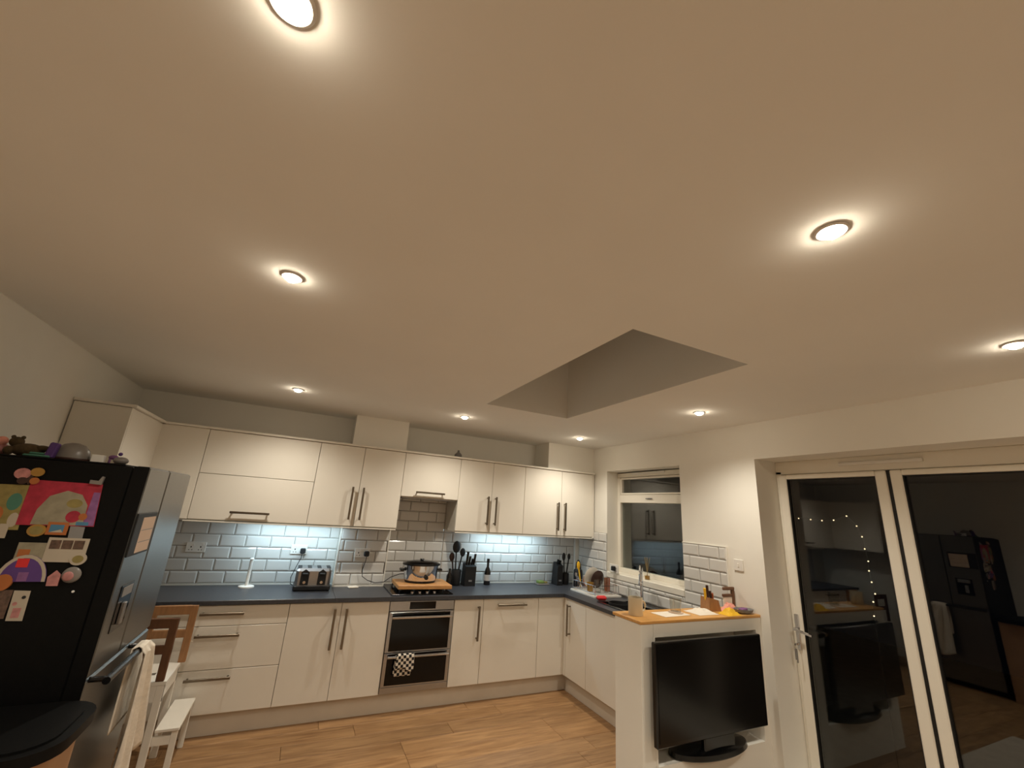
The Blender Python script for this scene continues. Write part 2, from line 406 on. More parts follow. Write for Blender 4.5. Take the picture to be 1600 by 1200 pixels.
k = thing('key_bunch', (DX-.045, -2.502, .80), 'bunch of keys hanging from the patio door lock', 'keys')
b = MB((DX-.045, -2.502, .80)); b.box(DX-.075, DX-.042, -2.5, -2.504, .893, .907, .001); b.build('key', 'chrome', k)
b = MB((DX-.045, -2.502, .80)); b.tube([(DX-.07+.012*math.cos(t), -2.502, .885+.016*math.sin(t)) for t in [i*math.pi/8 for i in range(17)]], .0015, 5); b.build('key_ring', 'chrome', k)
for i in range(2):
    b = MB((DX-.045, -2.502, .80)); b.box(DX-.078+.01*i, DX-.066+.01*i, -2.5-.004*i, -2.503-.004*i, .80-.02*i, .872, .001); b.build('key', 'grey', k)
MB().box(DX-.02, DX, -2.93, -3.40, 2.178, 2.20, .004).build('trickle_vent', 'plastic', door)
struct('patio', MB().box(XR+TH, 9, -9, 3, -.2, -.12), 'slate', 'dark paved patio outside the glass door')
# fairy lights outside
pts = [(-2.15, 1.80), (-2.28, 1.81), (-2.38, 1.805), (-2.47, 1.80), (-2.56, 1.808), (-2.66, 1.845), (-2.72, 1.77), (-2.745, 1.69), (-2.75, 1.60), (-2.76, 1.51), (-2.755, 1.44), (-2.76, 1.36), (-2.77, 1.28), (-2.75, 1.22), (-2.74, 1.12)]
fl = thing('fairy_lights', (3.2, -2.5, -.12), 'string of tiny warm fairy lights outside the patio door', 'lights')
b = MB((3.2, -2.5, -.12)); b.tube([(3.2, y_, z_+.008) for y_, z_ in pts]+[(3.2, -2.74, -.12)], .002, 5); b.build('wire', 'rubber', fl)
for y_, z_ in pts:
    b = MB((3.2, -2.5, -.12)); b  .ball((3.2, y_, z_), .005, n=8, m=6); b.build('bulb', 'fairy', fl)

# ------------------------------------------------------------------ half wall with tv alcove
HX0, HY0, HY1, HZ = 1.232, -2.384, -2.135, 1.058
AX0, AX1, AZ0, AZ1, AY = 1.338, 2.345, .285, .978, -2.20
b = MB()
b.box(HX0, AX0, HY0, HY1, 0, HZ, .003).box(AX1, XR, HY0, HY1, 0, HZ, .0).box(AX0, AX1, HY0, HY1, AZ1, HZ).box(AX0, AX1, AY, HY1, AZ0, AZ1).box(AX0, AX1, HY0, HY1, 0, AZ0)
hw = struct('wall_half', b, 'wall', 'low white half wall with a tv alcove and oak top')
MB().box(HX0-.004, XR-.002, HY0-.006, HY1+.02, HZ, 1.077, .003).build('wood_cap', 'cap', hw)
MB().box(AX0-.0, AX0+.012, HY0-.003, AY, AZ0, AZ1, .002).box(AX1-.012, AX1, HY0-.003, AY, AZ0, AZ1, .002).build('alcove_lining', 'trim', hw)

# ------------------------------------------------------------------ base units
YB = -.6226; DT = .02; ZB, ZT = .152, .868
def hbar(b, x0, x1, y, z, off=.034):
    # horizontal bar handle on a face looking towards -y
    b.box(x0, x1, y-off-.012, y-off, z-.009, z+.009, .002)
    for x in (x0+.012, x1-.024): b.box(x, x+.012, y-off, y, z-.006, z+.006, .001)
def vbar(b, x, y, z0, z1, off=.034):
    b.box(x-.009, x+.009, y-off-.012, y-off, z0, z1, .002)
    for z in (z0+.012, z1-.024): b.box(x-.006, x+.006, y-off, y, z, z+.012, .001)
G = .002
def cab_door(t, org, x0, x1, z0, z1, y, name='door', handle=None, gap=.0018, lab=None):
    o = MB(org).box(x0+gap, x1-gap, y, y+DT, z0+gap, z1-gap, .0022).build(name, 'cab', t)
    if handle:
        h = MB(org)
        if handle[0] == 'v': vbar(h, handle[1], y, handle[2], handle[3])
        else: hbar(h, handle[1], handle[2], y, handle[3])
        ho = h.build('handle', 'handle', o); ho['label'] = 'brushed nickel bar handle'
    return o
def base_unit(name, x0, x1, label, cat='cabinet'):
    org = ((x0+x1)/2, -.31, 0); t = thing(name, org, label, cat, 'base units along the back wall')
    b = MB(org); ybk = -.02 if x1 <= -.46 or x0 >= .01 else -.145
    b.box(x0+.001, x1-.001, YB+DT+.002, ybk, ZB, .872)
    b.build('body', 'carcass', t)
    return t, org
t, o_ = base_unit('drawer_unit', -1.70, -.7932, 'white three-drawer base unit behind the step stool')
for z0, z1, hz in ((.726, ZT, .815), (.437, .726, .668), (ZB, .437, .388)):
    cab_door(t, o_, -1.70, -.7932, z0, z1, YB, 'drawer', ('h', -1.385, -1.10, hz))
t, o_ = base_unit('double_base_cabinet', -.7932, 0, 'white two-door base unit left of the oven')
cab_door(t, o_, -.7932, -.3966, ZB, ZT, YB, handle=('v', -.448, .525, .83)); cab_door(t, o_, -.3966, 0, ZB, ZT, YB, handle=('v', -.355, .525, .83))
t, o_ = base_unit('single_base_cabinet', .6, .8957, 'narrow white base unit right of the oven')
cab_door(t, o_, .6, .8957, ZB, ZT, YB, handle=('v', .842, .517, .815))
t, o_ = base_unit('integrated_dishwasher', .8957, 1.5059, 'white panelled dishwasher with one horizontal bar handle', 'dishwasher')
cab_door(t, o_, .8957, 1.5059, ZB, ZT, YB, handle=('h', 1.035, 1.352, .815))
t, o_ = base_unit('corner_base_cabinet', 1.5059, 1.84, 'handleless white corner base panel next to the dishwasher')
cab_door(t, o_, 1.5059, 1.822, ZB, ZT, YB)
MB(o_).box(1.8205, 1.842, -.6585, -.604, ZB, ZT, .001).build('corner_post', 'cab', t)
# return run facing -x
XQ = 1.82
def ret_unit(name, y0, y1, label, handle=None):
    org = (2.1, (y0+y1)/2, 0); t = thing(name, org, label, 'cabinet', 'base units under the window')
    MB(org).box(XQ+DT+.002, XR-.02, y0-.001, y1+.001, ZB, .70 if y1 < -1.1 else .872).build('body', 'carcass', t)
    o = MB(org).box(XQ, XQ+DT, y0-.0018, y1+.0018, ZB, ZT, .0022).build('door', 'cab', t)
    if handle:
        h = MB(org); yh = handle
        h.box(XQ-.046, XQ-.034, yh-.009, yh+.009, .53, .82, .002).box(XQ-.034, XQ, yh-.006, yh+.006, .542, .554).box(XQ-.034, XQ, yh-.006, yh+.006, .796, .808)
        h.build('handle', 'handle', o)['label'] = 'brushed nickel bar handle'
ret_unit('return_base_cabinet', -.66, -1.0, 'white base unit with a vertical handle in the inner corner', -.735)
ret_unit('sink_base_cabinet', -1.0, -1.56, 'white base unit under the sink, middle of the return')
ret_unit('end_base_cabinet', -1.56, -2.12, 'white base unit next to the half wall')
solo('plinth', (.05, -.55, 0), lambda b: b.box(-1.95, 1.90, -.572, -.556, .001, .15, .001), 'plinth', 'white kickboard under the back run of base units', 'plinth')
solo('plinth', (1.88, -1.3, 0), lambda b: b.box(1.872, 1.888, -2.12, -.574, .001, .15, .001), 'plinth', 'white kickboard under the sink run', 'plinth')

# worktop with sink cut-out
SKX0, SKX1, SKY0, SKY1 = 1.93, 2.27, -1.08, -1.60
org = (0, -.3, .872)
t = thing('worktop', org, 'dark slate-grey L-shaped worktop along both walls', 'worktop')
b = MB(org); wz0, wz1, ye = .8725, .905, -.645
b.box(-2.0, -.46, ye, -.013, wz0, wz1, .003).box(-.46, .01, ye, -.145, wz0, wz1).box(.01, XR-.014, ye, -.013, wz0, wz1, .0)
b.box(XQ-.022, XR-.014, SKY0, ye+.002, wz0, wz1).box(XQ-.022, XR-.014, -2.13, SKY1, wz0, wz1).box(XQ-.022, SKX0, SKY1, SKY0, wz0, wz1).box(SKX1, XR-.014, SKY1, SKY0, wz0, wz1)
b.build('slab', 'worktop', t)
b = MB(org); b.box(XQ-.022, XR-.02, -2.13, -2.126, wz0, wz1, .001); b.build('end_strip', 'trim', t)
org = (2.1, -1.34, .70)
t = thing('sink', org, 'black inset sink with drainer beside the window', 'sink')
b = MB(org); w = .014
b.box(SKX0+.002, SKX1-.002, SKY1+.002, SKY0-.002, .712, .724).box(SKX0+.002, SKX0+w, SKY1+.002, SKY0-.002, .724, .904).box(SKX1-w, SKX1-.002, SKY1+.002, SKY0-.002, .724, .904).box(SKX0+w, SKX1-w, SKY1+.002, SKY1+w, .724, .904).box(SKX0+w, SKX1-w, SKY0-w, SKY0-.002, .724, .904)
b.build('basin', 'black', t)
b = MB(org); z0, z1 = .9055, .912
b.box(SKX0-.025, SKX0+w, SKY1-.025, SKY0+.025, z0, z1, .002).box(SKX1-w, SKX1+.075, SKY1-.025, SKY0+.025, z0, z1, .002).box(SKX0+w, SKX1-w, SKY1-.025, SKY1+w, z0, z1, .002).box(SKX0+w, SKX1-w, SKY0-w, SKY0+.025, z0, z1, .002)
b.build('rim', 'black', t)
MB(org).lathe([(.0, .724), (.035, .724), (.035, .728), (.02, .7285), (0, .7285)], (2.1, -1.34, 0), 16).build('plug_waste', 'chrome', t)
org = (2.31, -1.24, .912)
t = thing('kitchen_tap', org, 'tall chrome swan-neck tap behind the sink', 'tap')
MB(org).lathe([(.026, .9125), (.026, .925), (.017, .935), (.015, .98)], (2.31, -1.24, 0), 16).build('base', 'chrome', t)
dxy = (-.72, -.69)
pp = [(2.31, -1.24, .96), (2.31, -1.24, 1.16)]+[(2.31+dxy[0]*.085*(1-math.cos(a)), -1.24+dxy[1]*.085*(1-math.cos(a)), 1.18+.085*math.sin(a)) for a in [math.pi*i/12 for i in range(13)]]+[(2.31+dxy[0]*.17, -1.24+dxy[1]*.17, 1.13)]
MB(org).tube(pp, .0155, 12).build('spout', 'chrome', t)
MB(org).tube([(2.31, -1.225, .96), (2.31, -1.185, .975), (2.31, -1.15, 1.0)], .007, 8).build('lever', 'chrome', t)
MB(org).lathe([(.018, 1.10), (.020, 1.102), (.020, 1.135), (.017, 1.14)], (2.31-.72*.17, -1.24-.69*.17, 0), 14).build('nozzle', 'chrome', t)

# ------------------------------------------------------------------ oven
org = (.3, -.31, 0); t = thing('double_oven', org, 'built-under stainless double oven with black glass doors', 'oven')
MB(org).box(.004, .596, -.598, -.03, .155, .866).build('body', 'steel', t)
cp = MB(org).box(.004, .596, -.622, -.598, .785, .866, .003).build('control_panel', 'steel', t)
MB(org).box(.18, .42, -.6245, -.6215, .798, .858, .001).build('display', 'black_glass', cp)
for z0, z1, hz in ((.462, .780, .742), (.205, .458, .438)):
    d = MB(org).box(.006, .594, -.626, -.60, z0, z1, .003).build('oven_door', 'steel', t)
    MB(org).box(.035, .565, -.629, -.6255, z0+.012, z1-.008, .001).build('door_glass', 'black_glass', d)
    h = MB(org).tube([(.03, -.668, hz), (.57, -.668, hz)], .0105, 10); h.tube([(.045, -.63, hz), (.045, -.666, hz)], .008, 8).tube([(.555, -.63, hz), (.555, -.666, hz)], .008, 8)
    h.build('handle', 'chrome', d)
MB(org).box(.004, .596, -.622, -.598, .155, .202, .002).build('vent_panel', 'steel', t)
# checked towel over the lower oven handle
def sheet(fn, nu, nv, th=.004):
    vv = []; ff = []
    for s_ in (0, 1):
        for j in range(nv+1):
            for i in range(nu+1):
                p = fn(i/nu, j/nv); n = Vector(fn.normal) * (th*s_); vv.append(tuple(Vector(p)+n))
    W = nu+1; K = W*(nv+1)
    for j in range(nv):
        for i in range(nu):
            a = j*W+i; ff.append((a, a+1, a+W+1, a+W)); ff.append((K+a, K+a+W, K+a+W+1, K+a+1))
    for i in range(nu):
        ff.append((i, K+i, K+i+1, i+1)); a = nv*W+i; ff.append((a, a+1, K+a+1, K+a))
    for j in range(nv):
        a = j*W; ff.append((a, a+W, K+a+W, K+a)); a = j*W+nu; ff.append((a, K+a, K+a+W, a+W))
    return vv, ff
def tw(u, v):
    # v runs front bottom -> over bar -> back bottom
    x = .098+.152*u + .006*math.sin(v*5)
    L = v*.40
    if L < .185: return (x+(.185-L)*.05*(u-.4), -.684-.004*math.sin(u*9+1), .345+.018*math.sin(u*5)*(1-v*2)+L*.54+.0)
    if L < .225:
        a = (L-.185)/.04*math.pi; return (x, -.668-.0155*math.cos(a), .447+.0155*math.sin(a))
    return (x, -.6525, .447-(L-.225)*.9)
tw.normal = (0, 0, 0.0)
class _F: pass
b = MB((.17, -.67, .34))
vv = []; ff = []; nu, nv = 10, 40
for j in range(nv+1):
    for i in range(nu+1): vv.append(tw(i/nu, j/nv))
for j in range(nv):
    for i in range(nu): a = j*(nu+1)+i; ff.append((a, a+1, a+nu+2, a+nu+1))
b.add(vv, ff); o = b.build('tea_towel', 'check'); o.location = (.17, -.67, .34)
sm = o.modifiers.new('thickness', 'SOLIDIFY'); sm.thickness = .003; sm.offset = 0
tag(o, 'black and white checked towel hanging on the oven handle', 'towel')

# ------------------------------------------------------------------ wall units
YU = -.3683; UB, UT = 1.4655, 2.2065
def wall_unit(name, x0, x1, label, z0=UB, deep=-.014):
    org = ((x0+x1)/2, -.18, z0); t = thing(name, org, label, 'cabinet', 'wall units along the back wall')
    MB(org).box(x0+.001, x1-.001, YU+DT+.002, deep, z0-.008, UT-.001).build('body', 'carcass', t)
    return t, org
t, o_ = wall_unit('corner_wall_cabinet', -2.02, -1.674, 'blank white corner filler of the wall units above the fridge')
MB(o_).box(-2.015, -1.676, YU, YU+DT, UB, UT, .002).build('filler_panel', 'cab', t)
t, o_ = wall_unit('lift_up_wall_cabinet', -1.674, -.7846, 'wide white wall unit with two stacked lift-up flaps')
cab_door(t, o_, -1.674, -.7846, 1.836, UT, YU, 'flap'); cab_door(t, o_, -1.674, -.7846, UB, 1.836, YU, 'flap', ('h', -1.385, -1.09, 1.535))
t, o_ = wall_unit('double_wall_cabinet', -.7846, .0186, 'white two-door wall unit left of the hob recess', deep=-.143)
cab_door(t, o_, -.7846, -.3821, UB, UT, YU, handle=('v', -.441, 1.525, 1.822)); cab_door(t, o_, -.3821, .0186, UB, UT, YU, handle=('v', -.343, 1.525, 1.822))
t, o_ = wall_unit('hood_wall_cabinet', .0186, .6186, 'short white extractor unit above the hob', 1.776)
cab_door(t, o_, .0186, .6186, 1.772, UT, YU, 'flap', ('h', .16, .462, 1.822))
MB(o_).box(.04, .60, -.34, -.03, 1.758, 1.768, .002).build('extractor_grille', 'steel', t)
t, o_ = wall_unit('double_wall_cabinet', .6186, 1.4102, 'white two-door wall unit right of the hob recess')
cab_door(t, o_, .6186, 1.0074, UB, UT, YU, handle=('v', .957, 1.542, 1.838)); cab_door(t, o_, 1.0074, 1.4102, UB, UT, YU, handle=('v', 1.052, 1.542, 1.838))
t, o_ = wall_unit('double_wall_cabinet', 1.4102, 2.384, 'white two-door wall unit next to the window')
cab_door(t, o_, 1.4102, 1.9098, UB, UT, YU, handle=('v', 1.853, 1.522, 1.838)); cab_door(t, o_, 1.9098, 2.36, UB, UT, YU, handle=('v', 1.95, 1.522, 1.838))
MB(o_).box(2.362, 2.385, YU, -.014, UB-.012, UT-.001, .004).build('end_panel', 'cab', t)
# left leg over the fridge
org = (-2.16, -.7, UB); t = thing('side_wall_cabinet', org, 'white wall unit on the left wall above the fridge', 'cabinet', 'wall units')
MB(org).box(XL+.006, -2.03, -1.028, -.02, UB, UT-.001).build('body', 'carcass', t)
MB(org).box(-2.029, -2.009, -1.026, -.349, UB, UT, .002).build('door', 'cab', t)
MB(org).box(XL+.006, -2.009, -1.048, -1.03, UB-.01, UT-.001, .002).build('end_panel', 'cab', t)
solo('cornice', (0, -.3, 2.2075), lambda b: b.box(-2.02, 2.388, -.384, -.29, 2.2075, 2.2265, .002).box(XL+.006, -1.985, -1.062, -.29, 2.2075, 2.2265, .002), 'cab', 'thin white top board running over the wall units', 'trim')
solo('light_pelmet', (-.83, -.36, 1.447), lambda b: b.box(-1.70, .012, -.372, -.354, 1.447, 1.4565, .001), 'cab', 'thin white strip under the left wall units', 'trim')
solo('light_pelmet', (1.5, -.36, 1.447), lambda b: b.box(.622, 2.36, -.372, -.354, 1.447, 1.4565, .001), 'cab', 'thin white strip under the right wall units', 'trim')
# under-cabinet lights
def strip(x0, x1, y_, label):
    c = (x0+x1)/2; org = (c, y_, 1.444); t = thing('under_cabinet_light', org, label, 'light', 'under-cabinet lights')
    MB(org).box(x0, x1, y_-.02, y_+.02, 1.446, 1.4565, .002).build('housing', 'plastic', t)
    MB(org).box(x0+.005, x1-.005, y_-.014, y_+.014, 1.443, 1.446).build('diffuser', 'led', t)
    ld = bpy.data.lights.new('strip_light', 'AREA'); ld.shape = 'RECTANGLE'; ld.size = x1-x0-.02; ld.size_y = .02; ld.energy = STRIP_W; ld.color = COOL
    lo = bpy.data.objects.new('strip_light', ld); C.objects.link(lo); lo.parent = t; lo.location = (0, 0, -.004); lo.rotation_euler = (math.radians(16), 0, 0)
strip(-1.25, -.50, -.22, 'cool white light strip under the lift-up unit'); strip(.96, 1.80, -.20, 'cool white light strip under the right wall units')

# ------------------------------------------------------------------ downlights
def downlight(x, y_, label):
    org = (x, y_, H); t = thing('downlight', org, label, 'downlight', 'recessed ceiling downlights')
    MB().lathe([(.028, -.001), (.041, -.001), (.042, -.003), (.036, -.007), (.028, -.006)], (0, 0, 0), 28).build('bezel', 'plastic', t)
    MB().lathe([(.027, -.002), (.0268, -.008), (.024, -.014), (.017, -.0195), (.008, -.0225), (.0, -.023)], (0, 0, 0), 24).build('lens', 'lens', t)
    ld = bpy.data.lights.new('lamp_light', 'SPOT'); ld.energy = SPOT_W*math.pi; ld.color = WARM; ld.spot_size = math.radians(140); ld.spot_blend = 1.0; ld.shadow_soft_size = .022
    lo = bpy.data.objects.new('lamp_light', ld); C.objects.link(lo); lo.parent = t; lo.location = (0, 0, -.038)
for x, y_, l in ((-1.043, -.98, 'ceiling downlight over the lift-up wall unit'), (.40, -.98, 'ceiling downlight in front of the hob'), (1.809, -.86, 'ceiling downlight in the corner near the window'),
                 (1.809, -2.45, 'small ceiling downlight between skylight and patio door'), (-1.043, -2.943, 'ceiling downlight at the left, over the floor before the fridge'), (-1.02, -3.995, 'ceiling downlight cut by the top edge of the photo'),
                 (.39, -4.11, 'ceiling downlight at the upper right, right of the skylight and nearest the viewer'), (1.80, -4.08, 'ceiling downlight at the right edge of the photo'),
                 (-1.03, -5.55, 'added unseen fill downlight behind the viewer, left row'), (.39, -5.7, 'added unseen fill downlight behind the viewer, middle row'), (1.80, -5.7, 'added unseen fill downlight behind the viewer, patio row')):  # these three are added out of view to brighten the ceiling
    downlight(x, y_, l)

# ------------------------------------------------------------------ fridge
FX0, FX1, FY0, FY1, FZ = XL+.03, -1.5, -2.22, -1.45, 1.785
org = (-1.9, -1.83, 0); t = thing('fridge', org, 'tall black fridge freezer with dark steel doors, covered in magnets', 'fridge')
MB(org).box(FX0, FX1-.06, FY0, FY1, .02, FZ-.01, .006).build('body', 'fridge_black', t)
MB(org).box(FX0+.02, FX1-.1, FY0+.03, FY1-.03, FZ-.01, FZ, .003).build('top_cover', 'fridge_black', t)
d1 = MB(org).box(FX1-.056, FX1, FY0, -1.902, .935, FZ-.004, .009).build('door', 'fridge_steel', t)
d2 = MB(org).box(FX1-.056, FX1, -1.896, FY1, .935, FZ-.004, .009).build('door', 'fridge_steel', t)
d3 = MB(org).box(FX1-.056, FX1, FY0, FY1, .06, .931, .009).build('freezer_drawer', 'fridge_steel', t)
MB(org).box(FX1-.058, FX1-.002, FY0-.0025, FY0, .06, FZ-.006).build('door_edge', 'fridge_black', t)
b = MB(org).box(FX1-.001, FX1+.003, -2.13, -1.975, 1.075, 1.265, .001); dp = b.build('water_dispenser', 'black_glass', d1)
MB(org).box(FX1+.003, FX1+.018, -2.085, -2.055, 1.10, 1.19, .003).build('dispenser_paddle', 'steel', dp)
MB(org).box(FX1+.003, FX1+.006, -2.11, -1.995, 1.215, 1.255, .001).build('dispenser_panel', 'grey', dp)
b = MB(org).tube([(FX1+.062, -2.215, .925), (FX1+.062, -1.73, .925)], .0145, 10)
b.tube([(FX1-.001, -2.19, .925), (FX1+.06, -2.19, .925)], .011, 8).tube([(FX1-.001, -1.755, .925), (FX1+.06, -1.755, .925)], .011, 8)
b.build('drawer_handle', 'black', d3)
for sx in (FX0+.05, FX1-.12):
    for sy in (FY0+.06, FY1-.06): MB(org).lathe([(.02, 0), (.02, .021)], (sx, sy, 0), 10).build('foot', 'rubber', t)
# towel on the drawer handle
def cloth(u, v):
    L = v*1.0; f = max(0., 1-abs(L-.5)/.5)
    wd = .10+.30*(1-f)**.75; yc = -1.80+.13*(1-f)
    yy = yc+(u-.5)*wd; wob = .022*(1-f)**.6*math.sin(u*15+2.5*v)+.008*math.sin(u*31+4*v)*(1-f)
    if L < .46: return (FX1+.092+wob, yy, .938-(.46-L)*1.22*(1+.09*math.sin(u*4)))
    if L < .54:
        a = (L-.46)/.08*math.pi; return (FX1+.062+.021*math.cos(a), yy, .927+.019*math.sin(a))
    return (FX1+.040, yy, .938-(L-.54)*.75)
vv = []; ff = []; nu, nv = 18, 50
for j in range(nv+1):
    for i in range(nu+1): vv.append(cloth(i/nu, j/nv))
for j in range(nv):
    for i in range(nu): a = j*(nu+1)+i; ff.append((a, a+1, a+nu+2, a+nu+1))
b = MB((FX1+.06, -1.78, .38)); b.add(vv, ff); o = b.build('hand_towel', 'cloth'); o.location = (FX1+.06, -1.78, .38)
sm = o.modifiers.new('thickness', 'SOLIDIFY'); sm.thickness = .005; sm.offset = 0
tag(o, 'crumpled white towel hanging from the fridge drawer handle', 'towel')
# memo holder on the fridge door
org = (FX1+.002, -2.09, 1.40); t = thing('memo_board', org, 'black framed notice with a peach paper on the fridge door', 'notice')
MB(org).box(FX1+.0015, FX1+.008, -2.215, -1.945, 1.392, 1.575, .002)  .build('frame', 'rubber', t)
MB(org).box(FX1+.008, FX1+.0095, -2.135, -1.962, 1.402, 1.556).build('paper_sheet', 'peach', t)
MB(org).box(FX1+.0095, FX1+.0100, -2.13, -1.968, 1.498, 1.501).box(FX1+.0095, FX1+.0100, -2.13, -1.968, 1.446, 1.449).build('printed_line', 'grey', t)

# --- things stuck to the fridge side (plane y = FY0), its dimness put into darker colours
SY = FY0-.0012
def flat(name, poly, m, label, cat, th=.0015, parts=(), group='papers and magnets on the fridge side'):
    cx = sum(p[0] for p in poly)/len(poly); cz = min(p[1] for p in poly); org = (cx, SY, cz)
    t = thing(name, org, label, cat, group)
    base = MB(org).prism(poly, 'y', SY-th, SY).build('sheet' if not parts or len(parts[0]) < 4 else parts[0][3], m, t)
    for k_, q in enumerate(parts):
        MB(org).prism(q[1], 'y', SY-th-.0006*(1+k_*.35), SY-th+.0002).build(q[0], q[2], t)
    return t
def circ(x, z, rx, rz=None, n=16, a0=0., a1=2*math.pi):
    rz = rz or rx; return [(x+rx*math.cos(a0+(a1-a0)*i/(n if a1-a0 > 6.2 else n-1)), z+rz*math.sin(a0+(a1-a0)*i/(n if a1-a0 > 6.2 else n-1))) for i in range(n)]
def quad(x0, x1, z0, z1): return [(x0, z0), (x1, z0), (x1, z1), (x0, z1)]
flat('child_drawing', [(-1.965, 1.49), (-1.86, 1.492), (-1.87, 1.668), (-1.965, 1.665)], 'olive', 'pale green and yellow child painting left of the pink one', 'drawing', parts=[
    ('painted_blob', circ(-1.90, 1.60, .022, .034), 'teal'), ('painted_blob', circ(-1.94, 1.55, .02, .03), 'orange'), ('painted_blob', circ(-1.885, 1.53, .016, .028), 'card')])
flat('child_drawing', [(-1.872, 1.512), (-1.63, 1.515), (-1.645, 1.69), (-1.873, 1.691)], 'magenta', 'bright pink child painting clipped to the fridge side', 'drawing', th=.003, parts=[
    ('painted_patch', [(-1.83, 1.516), (-1.668, 1.518), (-1.672, 1.60), (-1.70, 1.642), (-1.75, 1.655), (-1.80, 1.63), (-1.825, 1.575)], 'sage'),
    ('painted_patch', [(-1.668, 1.518), (-1.632, 1.518), (-1.643, 1.655), (-1.665, 1.655)], 'lilac'),
    ('painted_patch', circ(-1.715, 1.605, .026, .018), 'olive'), ('painted_patch', circ(-1.706, 1.552, .024), 'magenta'), ('painted_patch', circ(-1.675, 1.553, .014), 'orange'), ('painted_patch', quad(-1.69, -1.65, 1.518, 1.532), 'blue')])
flat('butterfly_magnet', circ(-1.878, 1.70, .007, .03), 'darkbrown', 'brown and orange butterfly magnet above the pink painting', 'magnet', th=.007, parts=[
    ('wing', circ(-1.905, 1.712, .026, .022), 'rose'), ('wing', circ(-1.862, 1.722, .022, .018), 'gold'), ('wing', circ(-1.898, 1.684, .017, .014), 'darkbrown'), ('wing', circ(-1.862, 1.686, .015, .014), 'orange')])
flat('magnetic_clip', [(-1.688, 1.690), (-1.648, 1.688), (-1.645, 1.722), (-1.652, 1.724), (-1.660, 1.704), (-1.688, 1.706)], 'greyblue', 'pale clip magnet at the corner of the pink painting', 'clip', th=.012)
flat('round_magnet', circ(-1.803, 1.493, .029, .024), 'gold', 'round yellow badge magnet under the pink painting', 'magnet', th=.006, parts=[('badge_face', circ(-1.803, 1.493, .021, .017), 'olive')])
flat('picture_magnet', quad(-1.775, -1.71, 1.478, 1.528), 'orange', 'orange framed picture magnet with a blue image', 'magnet', th=.005, parts=[('picture', quad(-1.765, -1.722, 1.488, 1.518), 'blue'), ('picture_detail', [(-1.765, 1.488), (-1.722, 1.488), (-1.73, 1.50)], 'card')])
flat('small_note', [(-1.701, 1.466), (-1.655, 1.464), (-1.658, 1.512), (-1.705, 1.516)], 'grey', 'small grey note below the right corner of the painting', 'note', th=.002)
flat('photo_strip', [(-1.757, 1.374), (-1.628, 1.372), (-1.628, 1.466), (-1.757, 1.468)], 'card', 'white card with a strip of three small photos', 'card', th=.003, parts=[('photo', quad(-1.748+.037*i, -1.715+.037*i, 1.424, 1.458), 'sepia') for i in range(3)])
flat('ring_magnet', circ(-1.645, 1.386, .027, .024, 20), 'card', 'cream oval frame magnet overlapping the photo card', 'magnet', th=.007, parts=[('oval_picture', circ(-1.645, 1.386, .018, .015, 20), 'olive')])
flat('postcard', quad(-1.842, -1.758, 1.384, 1.446), 'sage', 'tan postcard left of the photo card', 'card', th=.002, parts=[('print', quad(-1.835, -1.80, 1.392, 1.42), 'orange')])
flat('small_card', quad(-1.915, -1.889, 1.46, 1.514), 'card', 'small white card at the far left under the green painting', 'card', th=.004)
flat('rainbow_craft', circ(-1.80, 1.30, .075, .10, 16, 0, math.pi), 'purple', 'purple arch-shaped paper craft with a white rim', 'craft', th=.005, parts=[
    ('white_rim', circ(-1.80, 1.30, .075, .10, 14, 0, math.pi)+circ(-1.80, 1.30, .064, .088, 14, math.pi, 0), 'card'), ('red_square', quad(-1.826, -1.791, 1.353, 1.386), 'red'), ('blue_patch', quad(-1.81, -1.78, 1.302, 1.335), 'lilac')])
flat('round_magnet', circ(-1.845, 1.298, .027, .03), 'orange', 'orange-yellow round magnet at the left under the arch', 'magnet', th=.01)
flat('heart_magnet', [(-1.717, 1.284), (-1.682, 1.284), (-1.682, 1.325), (-1.70, 1.342), (-1.72, 1.318)], 'rose', 'small pink figure magnet beside the round ornament', 'magnet', th=.006)
b_org = (-1.648, SY, 1.29); tb = thing('round_ornament', b_org, 'round glossy pink and grey ornament on the fridge side', 'ornament')
MB(b_org).ball((-1.648, SY-.009, 1.326), .031, .009, .031, 18, 10).build('disc', 'greyblue', tb); MB(b_org).ball((-1.655, SY-.017, 1.322), .018, .004, .018, 14, 8).build('centre', 'rose', tb)
solo('pin_magnet', (-1.628, SY, 1.256), lambda b: b.lathe([(.004, SY), (.005, SY-.004), (.004, SY-.007), (0, SY-.008)], (-1.628, 0, 1.262), 12, 'y'), 'plastic', 'tiny white pin magnet alone on the black side', 'magnet')
flat('photo_print', quad(-1.848, -1.808, 1.168, 1.27), 'sepia', 'dark brown photo print at the lower left', 'photo', th=.0018)
flat('child_drawing', [(-1.80, 1.16), (-1.752, 1.158), (-1.757, 1.266), (-1.805, 1.268)], 'card', 'cream drawing with pink blots below the arch craft', 'drawing', th=.0022, parts=[('painted_blob', quad(-1.79, -1.766, 1.17, 1.205), 'rose'), ('painted_blob', circ(-1.79, 1.22, .007), 'rose'), ('painted_blob', circ(-1.77, 1.243, .006), 'rubber')])

